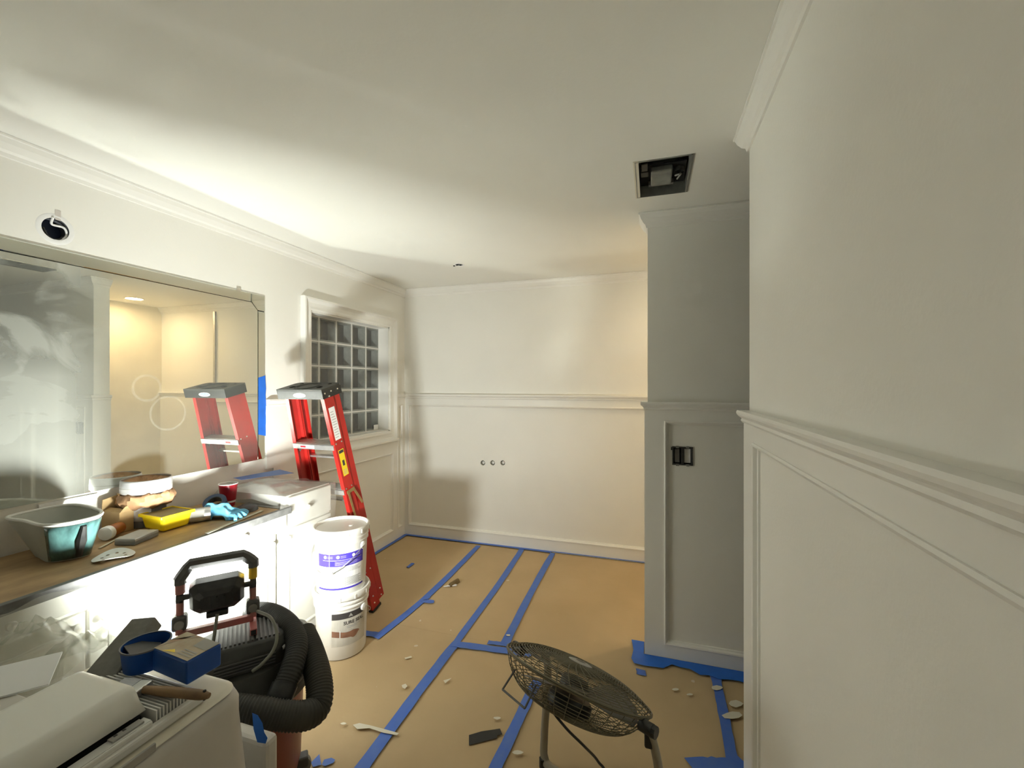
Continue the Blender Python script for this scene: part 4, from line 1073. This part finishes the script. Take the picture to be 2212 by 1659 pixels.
# casters
for k in range(4):
    t = pi / 4 + k * pi / 2
    c_ = MB().box(-.03, .05, -.022, .022, .03, .07).xf(Matrix.Rotation(t, 4, 'Z') @ Matrix.Translation((.155, 0, 0))).build('caster_bracket', GREYD, vac, bevel=.006)
    MB().lathe([(0, -.012), (.03, -.012), (.032, 0), (.03, .012), (0, .012)], 18).xf(Matrix.Translation((.185 * cos(t), .185 * sin(t), .032)) @ Matrix.Rotation(t, 4, 'Z') @ Matrix.Rotation(pi / 2, 4, 'X')).build('wheel', GREYM, c_, smooth=True)
tag(vac, 'black lidded shop vacuum with a dull red tank and coiled hose', 'vacuum')
VO = Vector((VC[0], VC[1], .009))
HK = 1.085
def HH(px, py, t): return H(px, py, t * HK)
def hose(pts, r, m, nm, parent, pitch=.0095):
    path = resample(crom(pts, 14), pitch / 3); rr = [r * (1.0 if i % 3 == 0 else (.965 if i % 3 == 1 else .90)) for i in range(len(path))]
    return MB().tube([p - VO for p in path], rr, 18).build(nm, m, parent, smooth=True, angle=3.1)
hA = hose([HH(540, 1322, 1.62), HH(585, 1326, 1.60), HH(622, 1350, 1.54), HH(641, 1392, 1.47), HH(632, 1440, 1.40), HH(615, 1482, 1.355)], .039, HOSEM, 'hose', vac)
MB().tube([p - VO for p in crom([HH(616, 1478, 1.36), HH(603, 1510, 1.335), HH(592, 1545, 1.345)], 8)], [.042] * 17, 18).build('hose_cuff', BLACK, vac, smooth=True)
hB = hose([HH(655, 1368, 1.56), HH(671, 1405, 1.50), HH(686, 1455, 1.43), HH(691, 1500, 1.38), HH(683, 1532, 1.345), HH(655, 1546, 1.31), HH(610, 1545, 1.29), HH(560, 1538, 1.275), HH(500, 1532, 1.27)], .0445, HOSEG, 'hose', vac)
MB().tube([p - VO for p in crom([HH(555, 1320, 1.50), HH(585, 1335, 1.46), HH(598, 1370, 1.42), HH(590, 1405, 1.385), HH(565, 1435, 1.36), HH(545, 1450, 1.35)], 8)], .0055, 8).build('power_cord', mat('cord_olive', (.17, .17, .13), .55), vac, smooth=True)

# ------------------------------------------------------------------ work light on the vacuum
LZ = .009 + (.60 + .102) * ZS
lt = empty('work_light', (-1.513, 1.194, LZ), (0, 0, LR)); lt.scale = (1.127, 1.127, 1.127)
LS = 1.12
def leg(x):
    return MB().bar((x, -.085, .010), (x, .06, .010), .02, .02)
for x in (-.088, .088): leg(x * LS).build('leg', REDP, lt, bevel=.002); MB().box(x * LS - .007, x * LS + .007, -.0865, -.0852, .003, .017).build('leg_end', VOID, lt)
MB().bar((-.10, -.02, .030), (.10, -.02, .030), .02, .02).build('cross_bar', REDP, lt, bevel=.002)
for x in (-.098, .098):
    MB().tube([(x, -.02, .03), (x, -.005, .075), (x, 0, .14)], .0105, 10).build('arm', REDP, lt, smooth=True)
    MB().box(x - .020, x + .020, -.024, .014, .040, .086).build('hinge_knuckle', GREYD, lt, bevel=.008)
    MB().lathe([(.013, -.006), (.013, .006), (0, .006)], 14).xf(Matrix.Translation((x, -.024, .062)) @ Matrix.Rotation(pi / 2, 4, 'X')).build('hinge_screw', GREYM, lt)
    MB().tube([(x * .72, 0, .135), (x, 0, .135)], .009, 10).build('pivot', BLACK, lt, smooth=True)
    MB().lathe([(.016, -.008), (.017, .0), (.014, .010), (0, .011)], 14).xf(Matrix.Translation((x, 0, .135)) @ Matrix.Rotation(pi / 2 * (1 if x > 0 else -1), 4, 'Y')).build('pivot_knob', BLACK, lt)
HP = [(-.098, 0, .135), (-.098, 0, .195), (-.070, 0, .236), (.070, 0, .236), (.098, 0, .210), (.098, 0, .135)]
hp = []
for a, b in zip(HP, HP[1:]):
    for k in range(4): hp.append(Vector(a).lerp(Vector(b), k / 4))
hp.append(Vector(HP[-1]))
MB().tube(hp[3:-3], .0180, 8).build('handle', GREYD, lt, bevel=0)
MB().tube([hp[-4], hp[-2]], .0135, 10).build('handle_band', YELD, lt)
MB().tube([hp[1], hp[3]], .0135, 10).build('handle_band', REDP, lt)
TILT = radians(20)
hs = empty('lamp_head', (0, 0, .135)); hs.parent = lt; hs.rotation_euler.x = TILT
oc = lambda a, b, c: [(-a, -b + c), (-a + c, -b), (a - c, -b), (a, -b + c), (a, b - c), (a - c, b), (-a + c, b), (-a, b - c)]
def ringpts(a, b, c, y): return [(x, y, z) for x, z in oc(a, b, c)]
V = ringpts(.045, .026, .012, -.048) + ringpts(.062, .042, .016, -.040) + ringpts(.074, .055, .018, -.016) + ringpts(.074, .055, .018, .012) + ringpts(.068, .049, .016, .012) + ringpts(.068, .049, .016, .004)
FS = [tuple(range(8))] + [(i * 8 + k, i * 8 + (k + 1) % 8, (i + 1) * 8 + (k + 1) % 8, (i + 1) * 8 + k) for i in range(5) for k in range(8)] + [tuple(40 + k for k in range(8))]
MB().add(V, FS).build('housing', BLACK, hs, bevel=.002)
MB().box(-.03, .03, -.045, -.02, -.066, -.045).build('switch_box', BLACK, hs, bevel=.004)
for k in range(5): MB().box(-.04 + k * .02 - .002, -.04 + k * .02 + .002, -.052, -.046, -.02, .02).build('cooling_fin', BLACK, hs)
MB().add(ringpts(.066, .047, .015, .008), [tuple(range(8))]).build('led_panel', mat('led_white', (0.97, 1.0, 0.945), emit=LAMP_POWER), hs)
MB().tube(crom([(0, -.03, .072), (-.005, -.05, .03), (-.01, -.055, -.03), (.01, -.10, -.07)], 8), .005, 8).build('power_cord', MATS['cord_olive'], lt, smooth=True)
tag(lt, 'lit LED work light with octagonal handle standing on the shop vacuum', 'work light')

# ------------------------------------------------------------------ foreground bin and what lies on it
BZ = .735; bx0, bx1, by0, by1 = -1.50, -1.014, .22, .885
bn = empty('plastic_bin', ((bx0 + bx1) / 2, (by0 + by1) / 2, .002)); cx_, cy_ = (bx0 + bx1) / 2, (by0 + by1) / 2
hx, hy = (bx1 - bx0) / 2, (by1 - by0) / 2
def rrect(a, b, r, n=5):
    out = []
    for (sx, sy, t0) in ((1, 1, 0), (-1, 1, pi / 2), (-1, -1, pi), (1, -1, 3 * pi / 2)):
        for k in range(n + 1):
            t = t0 + pi / 2 * k / n; out.append((sx * (a - r) + r * cos(t), sy * (b - r) + r * sin(t)))
    return out
V = []; rings = [(.05, 0), (.045, .01), (.0, .66), (0, .70), (-.006, BZ - .019), (-.018, BZ - .009), (-.05, BZ - .009)]
for ex, z in rings: V += [(x, y, z) for x, y in rrect(hx + ex * .9, hy + ex, .05)]
m_ = len(rrect(1, 1, .1))
MB().add(V, [(i * m_ + k, i * m_ + (k + 1) % m_, (i + 1) * m_ + (k + 1) % m_, (i + 1) * m_ + k) for i in range(len(rings) - 1) for k in range(m_)] + [tuple(range(m_))[::-1], tuple((len(rings) - 1) * m_ + k for k in range(m_))]).build('bin_body', BINW, bn, smooth=True, angle=.7)
V = [(x, y, BZ - .0085) for x, y in rrect(hx - .01, hy - .008, .05)] + [(x, y, BZ - .002) for x, y in rrect(hx - .02, hy - .02, .045)]
MB().add(V, [(k, (k + 1) % m_, m_ + (k + 1) % m_, m_ + k) for k in range(m_)] + [tuple(m_ + k for k in range(m_))]).build('bin_lid', CREAM, bn, smooth=True, angle=.7)
MB().box(hx - .012, hx - .006, hy - .30, hy - .22, BZ - .012, BZ + .006).build('latch', GREYL, bn, bevel=.002)
tag(bn, 'tall white plastic bin in front of the shop vacuum', 'bin')
o = MB().box(0, .15, 0, .045, 0, .50).build('foam_box', BINW, bevel=.012, loc=(-1.180, .955, .009)); tag(o, 'narrow white foam box standing between the bin and the hose', 'box')
polytape('masking_tape', [H(545, 1540, 1.205), H(557, 1545, 1.205), H(567, 1562, 1.205), H(571, 1582, 1.205), H(578, 1594, 1.205), H(574, 1606, 1.205), H(556, 1603, 1.205), H(548, 1575, 1.205)], 'loose flap of blue tape beside the top of the narrow foam box', None, TAPE2, nrm=(-FW[0], -FW[1], 0))
GZ = BZ + .0005
# printed leaflet under the grille edge
o = MB().box(-1.035, -1.026, .30, .50, GZ, GZ + .003).build('leaflet', mat('leaflet_blue', (.03, .04, .35), .5, nscale=30, col2=(.6, .55, .5)), None); tag(o, 'blue printed leaflet under the fan cover', 'leaflet')
# fan cover: slatted grille with domed light lens
gx0, gx1, gy0, gy1 = -1.36, -1.045, .20, .800
gr = empty('fan_cover', ((gx0 + gx1) / 2, (gy0 + gy1) / 2, GZ + .003)); gcx, gcy = (gx0 + gx1) / 2, (gy0 + gy1) / 2
a, b = (gx1 - gx0) / 2, (gy1 - gy0) / 2
FC = mat('cover_white', (.74, .735, .70), .4)
ringbox(-a, a, -b, b, 0, .022, .0).v
MB().box(-a, a, -b, -b + .02, 0, .022).box(-a, a, b - .02, b, 0, .022).box(-a, -a + .02, -b, b, 0, .022).box(a - .02, a, -b, b, 0, .022).build('frame', FC, gr, bevel=.006)
lx = .115; ly1 = b - .115
k = 0; y = b - .03
while y > ly1 + .004:
    MB().box(-a + .018, a - .018, y - .003, y, .004, .044).build('slat', FC, gr); y -= .0075
MB().box(lx + .028, a - .008, -b + .01, ly1 - .005, .020, .034).build('side_ledge', FC, gr, bevel=.004)
MB().box(-a + .008, -lx - .012, -b + .01, ly1 - .005, .020, .034).build('side_ledge', FC, gr, bevel=.004)
MB().box(lx + .004, lx + .028, ly1 - .16, ly1 - .005, .020, .0335).build('side_ledge', FC, gr)
MB().box(-a + .01, a - .01, -b + .01, b - .01, .001, .004).build('base_plate', GREYL, gr)
# control window beside the lens
MB().box(lx + .005, a - .02, ly1 - .075, ly1 - .015, .034, .038).build('control_plate', GREYL, gr, bevel=.001)
for k in range(2): MB().box(lx + .008, a - .030, ly1 - .05 - k * .016, ly1 - .044 - k * .016, .038, .0392).build('control_slot', GREYD, gr)
# lens
nu, nv = 24, 60; vs = []
lw_, ll0, ll1 = lx, -b + .015, ly1
for i in range(nu + 1):
    for j in range(nv + 1):
        u = i / nu * 2 - 1; v = j / nv; x = lw_ * u; y = ll0 + (ll1 - ll0) * v
        dx = (1 - abs(u) ** 6); dy = 1 - abs(v * 2 - 1) ** 60
        vs.append((x * (1), y, .045 + .055 * min(1, dx * 1.25) * dy ** .5))
mb = MB().add(vs, [(i * (nv + 1) + j, (i + 1) * (nv + 1) + j, (i + 1) * (nv + 1) + j + 1, i * (nv + 1) + j + 1) for i in range(nu) for j in range(nv)])
mb.build('lens', mat('lens_white', (.80, .80, .75), .45), gr, smooth=True, solid=.003, angle=1.0)
MB().box(-lx, lx, ll0, ll1, .006, .012).box(lx - .02, lx - .012, ll0, ll1, .01, .03).build('lens_tray', VOID, gr)
tag(gr, 'white slatted fan cover with a domed lens lying on the bin', 'fan cover')

# white board
c4 = [PZ(0, 1440, .80), PZ(135, 1408, .80), PZ(115, 1455, .80)]
d1 = (c4[1] - c4[0]).normalized(); d2 = (c4[2] - c4[1]).normalized()
P1 = c4[1]; V = [P1, P1 + d2 * .16, P1 + d2 * .16 - d1 * .34, P1 - d1 * .34]
cen = sum(V, Vector()) / 4; cen.z = BZ + .0
wb = MB().add([(p.x - cen.x, p.y - cen.y, 0) for p in V] + [(p.x - cen.x, p.y - cen.y, .004) for p in V], [(0, 1, 2, 3), (4, 5, 6, 7), (0, 1, 5, 4), (1, 2, 6, 5), (2, 3, 7, 6), (3, 0, 4, 7)]).build('foam_board', PAPERW, loc=(cen.x, cen.y, .797)); tag(wb, 'flat white board sticking out beside the fan cover', 'board')
o = MB().box(-.10, .06, -.10, .07, 0, .061).build('carton', BINW, bevel=.004, loc=(-1.42, .55, BZ - .0005)); tag(o, 'low white carton under the flat white board', 'box')

# film lumps between bin and vanity
def lump(px, py, z, rx, ry, h, label, seed):
    c = PZ(px, py, z); nn = 26; vs = [(0, 0, h)]
    for i in range(1, 9):
        for k in range(nn):
            t = 2 * pi * k / nn; r = i / 8; q = 1 + .10 * sin(3 * t + seed) + .07 * sin(5 * t + 2 * seed)
            vs.append((rx * r * q * cos(t), ry * r * q * sin(t), h * (1 - r ** 2.2) + .012 * wr(r * cos(t) * .6 + seed, r * sin(t) * .6) * (1 - r * .5)))
    fs = [(0, 1 + k, 1 + (k + 1) % nn) for k in range(nn)] + [(1 + i * nn + k, 1 + i * nn + (k + 1) % nn, 1 + (i + 1) * nn + (k + 1) % nn, 1 + (i + 1) * nn + k) for i in range(7) for k in range(nn)]
    o = MB().add(vs, fs).build('plastic_bag', FILM, loc=c, smooth=True, angle=.9); tag(o, label, 'plastic bag'); return o
lump(75, 1435, .70, .12, .12, .12, 'crumpled white plastic bag behind the flat white board', 1)
lump(175, 1450, .66, .13, .13, .10, 'crumpled grey plastic bag between the bin and the vanity', 3)

# grey slab
e = empty('grey_float', PZ(270, 1410, .80) + Vector((-.02, .0, -.02)), (radians(14), 0, radians(28)))
V = [(-.045, -.13, 0), (.045, -.13, 0), (.045, .11, 0), (-.045, .11, 0), (-.045, -.13, .016), (.045, -.13, .016), (.030, .085, .034), (-.030, .085, .034), (.030, .11, .034), (-.030, .11, .034)]
MB().add(V, [(3, 2, 1, 0), (0, 1, 5, 4), (1, 2, 8, 6, 5), (3, 0, 4, 7, 9), (4, 5, 6, 7), (7, 6, 8, 9), (2, 3, 9, 8)]).build('float_body', mat('foam_grey', (.20, .195, .17), .85, nscale=60, namt=.2), e, bevel=.004)
tag(e, 'grey foam float sloping behind the round blue tub', 'float')

# round blue tub
TZ = GZ + .003 + .0445
p = H(313, 1452, 1.10); e = empty('round_tub', (-1.245, .785, TZ))
e.location = PZ(316, 1434, TZ); e.scale = (.9, .9, .92)
MB().lathe([(0, .002), (.050, .002), (.052, .0), (.058, .058), (.0595, .060), (.056, .060), (.050, .006), (0, .006)], 36).build('tub_wall', BLUEP, e, smooth=True)
MB().lathe([(.0578, .058), (.0605, .059), (.060, .063), (.0565, .062)], 36).build('rim', mat('rim_grey', (.15, .15, .17), .5), e, smooth=True)
MB().add([(-.05, -.028, .056), (.02, -.052, .056), (.045, .0, .044), (-.005, .045, .034), (-.05, .02, .044)], [(0, 1, 2, 3, 4)]).build('lid_flap', GREYD, e, solid=.003)
tag(e, 'round blue plastic tub with a dark flap on the fan cover', 'tub')
# blue box with printed label
a = PZ(403, 1482, TZ); b = PZ(484, 1450, TZ); c = PZ(316, 1456, TZ)
ang = atan2(b.y - a.y, b.x - a.x) - pi / 2
e = empty('blue_box', a, (0, 0, ang * .2)); L1 = (c - a).length; L2 = max(.085, (b - a).length)
MB().box(-L1, 0, 0, L2, 0, .058).build('box_body', BLUEP, e, bevel=.005, seg=3)
PKM = mat('printed_pack', (.42, .17, .06), .4, nscale=26, col2=(.30, .27, .20))
MB().box(-L1 + .003, -.003, .003, L2 - .003, .0582, .0588).build('label_base', mat('pack_tan', (.36, .27, .16), .45, nscale=22, col2=(.48, .42, .30)), e)
MB().add([(-L1 + .004, .004, .0592), (-L1 + .004, .040, .0592), (-L1 + .07, L2 - .004, .0592), (-L1 + .045, L2 - .004, .0592)], [(0, 1, 2, 3)]).build('label_stripe', PKM, e)
MB().add([(-.055, L2 * .55, .0592), (-.004, L2 * .55, .0592), (-.004, L2 - .004, .0592), (-.06, L2 - .004, .0592)], [(0, 1, 2, 3)]).build('label_panel', mat('pack_grey', (.30, .30, .27), .45), e)
for q in range(3): MB().add([(-.06, .012 + q * .008, .0593), (-.012, .012 + q * .008, .0593), (-.012, .016 + q * .008, .0593), (-.06, .016 + q * .008, .0593)], [(0, 1, 2, 3)]).build('label_line', GREYL, e)
MB().add([(-L1 + .035, .004, .0594), (-L1 + .075, .012, .0594), (-L1 + .06, .02, .0594)], [(0, 1, 2)]).build('label_mark', YEL, e)
tag(e, 'blue box with an orange and tan printed top on the fan cover', 'box')
# paint brush
a = PZ(452, 1502, TZ + .012); b = PZ(282, 1487, TZ + .012)
dv = (b - a); bl_ = dv.length; e = empty('paint_brush', (a.x, a.y, TZ + .001), (0, 0, atan2(dv.y, dv.x)))
hpath = crom([(0, 0, .010), (.03, .001, .011), (.09, 0, .011), (.14, 0, .011), (.17, 0, .011)], 6)
MB().tube(hpath, [.006 + .005 * sin(min(1, i / 6) * pi / 2) - .003 * max(0, (i - 14) / 10) for i in range(len(hpath))], 12).build('handle', WOODH, e, smooth=True)
MB().tube([(.012, 0, .0), (.012, 0, .0215)], .0035, 10).build('hang_hole', VOID, e)
MB().box(.168, .20, -.024, .024, .003, .019).build('ferrule', STEEL, e, bevel=.004)
MB().add(frust(.20, .245, -.024, .024, .004, .018, .0), SIDE + [(4, 5, 6, 7)]).build('bristles', BRISTLE, e)
tag(e, 'wooden handled paint brush lying on the fan cover slats', 'paint brush')

# ------------------------------------------------------------------ floor fan
FC_ = Vector((-.250, 1.54, .482)); ax = Vector((.88, -.475, 0)); sN = .50
nrm = Vector((.475 * sN, .88 * sN, sqrt(1 - sN * sN))); ay = nrm.cross(ax)
M = Matrix((( ax.x, ay.x, nrm.x, FC_.x), (ax.y, ay.y, nrm.y, FC_.y), (ax.z, ay.z, nrm.z, FC_.z), (0, 0, 0, 1)))
base = Vector((FC_.x, FC_.y, .009)); M = Matrix.Translation(-base) @ M
ff = empty('floor_fan', base)
RF = .262
def dome(r, h, p=2.6): return h * (1 - (r / RF) ** p)
def grille(nm, sgn, h, z0, nr, p, m):
    mb = MB()
    for k in range(nr):
        r = .045 + (RF - .045) * k / (nr - 1); z = z0 + sgn * dome(r, h, p)
        mb.tube([(r * cos(2 * pi * q / 64), r * sin(2 * pi * q / 64), z) for q in range(64)], .0013 if k < nr - 1 else .004, 4, closed=True)
    return mb.xf(M).build(nm, m, ff, smooth=True)
def spokes(nm, sgn, h, z0, n, p, m, tw=.35):
    mb = MB()
    for k in range(n):
        t = 2 * pi * k / n; pts = []
        for q in range(11):
            r = .04 + (RF - .04) * q / 10; a = t + tw * (r / RF) ** 1.5; pts.append((r * cos(a), r * sin(a), z0 + sgn * dome(r, h, p)))
        mb.tube(pts, .0014, 4)
    return mb.xf(M).build(nm, m, ff, smooth=True)
grille('front_grille_rings', 1, .045, .0, 24, 3.5, GOLDW); spokes('front_grille_wires', 1, .045, .0, 36, 3.5, GOLDW)
grille('back_grille_rings', -1, .105, -.004, 24, 5, GOLDW); spokes('back_grille_wires', -1, .105, -.004, 36, 5, GOLDW, .0)
MB().lathe([(.0, .050), (.03, .050), (.043, .047), (.044, .044), (0, .044)], 28).xf(M).build('badge', GREYL, ff, smooth=True)
MB().lathe([(.0, .0508), (.018, .0506)], 20).xf(M).build('badge_mark', GREYD, ff, smooth=True)
for k in range(3):
    vs = []
    for i in range(9):
        for j in range(7):
            r = .05 + .175 * i / 8; t = 2 * pi * k / 3 + (-.15 + (j / 6) * (1.15 + .25 * sin(i / 8 * pi))) + .3 * i / 8
            vs.append((r * cos(t), r * sin(t), -.045 + .05 * (j / 6) * (.5 + .5 * i / 8)))
    MB().add(vs, [(i * 7 + j, (i + 1) * 7 + j, (i + 1) * 7 + j + 1, i * 7 + j + 1) for i in range(8) for j in range(6)]).xf(M).build('blade', FANBLADE, ff, smooth=True, solid=.0015)
MB().lathe([(0, .0), (.045, -.004), (.05, -.02), (.05, -.045), (0, -.045)], 28).xf(M).build('hub', GREYD, ff, smooth=True)
MB().lathe([(0, -.06), (.07, -.06), (.078, -.07), (.078, -.095), (.066, -.106), (0, -.108)], 32).xf(M).build('motor', BLACK, ff, smooth=True)
PR = FC_ + ax * .285 + nrm * -.02; PL = FC_ - ax * .285 + nrm * -.02
r0 = lambda v: Vector(v) - base
fl = .0165
gpts = crom([PR, PR + Vector((.025, .002, -.10)), PR + Vector((.07, .01, -.40)), Vector((PR.x + .085, PR.y + .02, .06)), Vector((PR.x + .07, PR.y + .06, fl + .009)), Vector((PR.x - .05, PR.y + .17, fl + .009))], 10)
MB().tube([r0(p) for p in gpts], .0135, 12).build('stand_tube', FANTUBE, ff, smooth=True)
LP = Vector((PL.x + .0, PL.y + .0, 0))
g2 = crom([PL, Vector((-.405, 1.735, .40)), Vector((-.405, 1.70, .12)), Vector((-.40, 1.68, .045)), Vector((-.36, 1.655, fl + .009)), Vector((-.22, 1.62, fl + .009)), Vector((PR.x - .05, PR.y + .17, fl + .009))], 10)
MB().tube([r0(p) for p in g2], .0155, 12).build('stand_tube', FANTUBE, ff, smooth=True)
MB().tube([r0((-.405, 1.672, .012)), r0((-.405, 1.672, .045))], .014, 10).build('rubber_foot', BLACK, ff)
for P_, s in ((PR, 1), (PL, -1)):
    MB().tube([r0(P_ - ax * s * .03), r0(P_ + ax * s * .012)], .019, 12).build('pivot', BLACK, ff, smooth=True)
    MB().tube([r0(P_ + ax * s * .012), r0(P_ + ax * s * .024)], .018, 10).build('pivot_knob', BLACK, ff)
MB().box(-.014, .014, -.012, .012, -.055, .014).xf(Matrix.Translation(r0(PR))).build('pivot_bracket', BLACK, ff, bevel=.006)
pk = gpts[24]; MB().tube([r0(pk) - Vector((.03, .0, 0)), r0(pk) + Vector((.0, .0, 0))], .008, 8).build('tube_button', BLACK, ff)
hb_ = [Vector((RF * .93 * cos(t), RF * .93 * sin(t), -.038)) for t in (radians(248), radians(274))]
hc = [hb_[0], hb_[0] * 1.09 + Vector((0, 0, -.062)), hb_[1] * 1.09 + Vector((0, 0, -.062)), hb_[1]]
mbh = MB()
for p_, q_ in zip(hc, hc[1:]): mbh.tube([p_, q_], .0035, 6)
mbh.xf(M).build('carry_handle', GREYD, ff)
mot = M @ Vector((0, 0, -.10))
cd = crom([mot, r0(H(1192, 1530, 1.60)), r0(H(1222, 1572, 1.60)), r0(H(1262, 1612, 1.63)), r0(H(1292, 1645, 1.68)), r0(H(1310, 1690, 1.62)), Vector((.12, -.25, .006)), Vector((.2, -.5, .006))], 8)
MB().tube(cd, .005, 8).build('power_cord', BLACK, ff, smooth=True)
tag(ff, 'round wire-caged floor fan tilted upward on a tubular stand', 'fan')
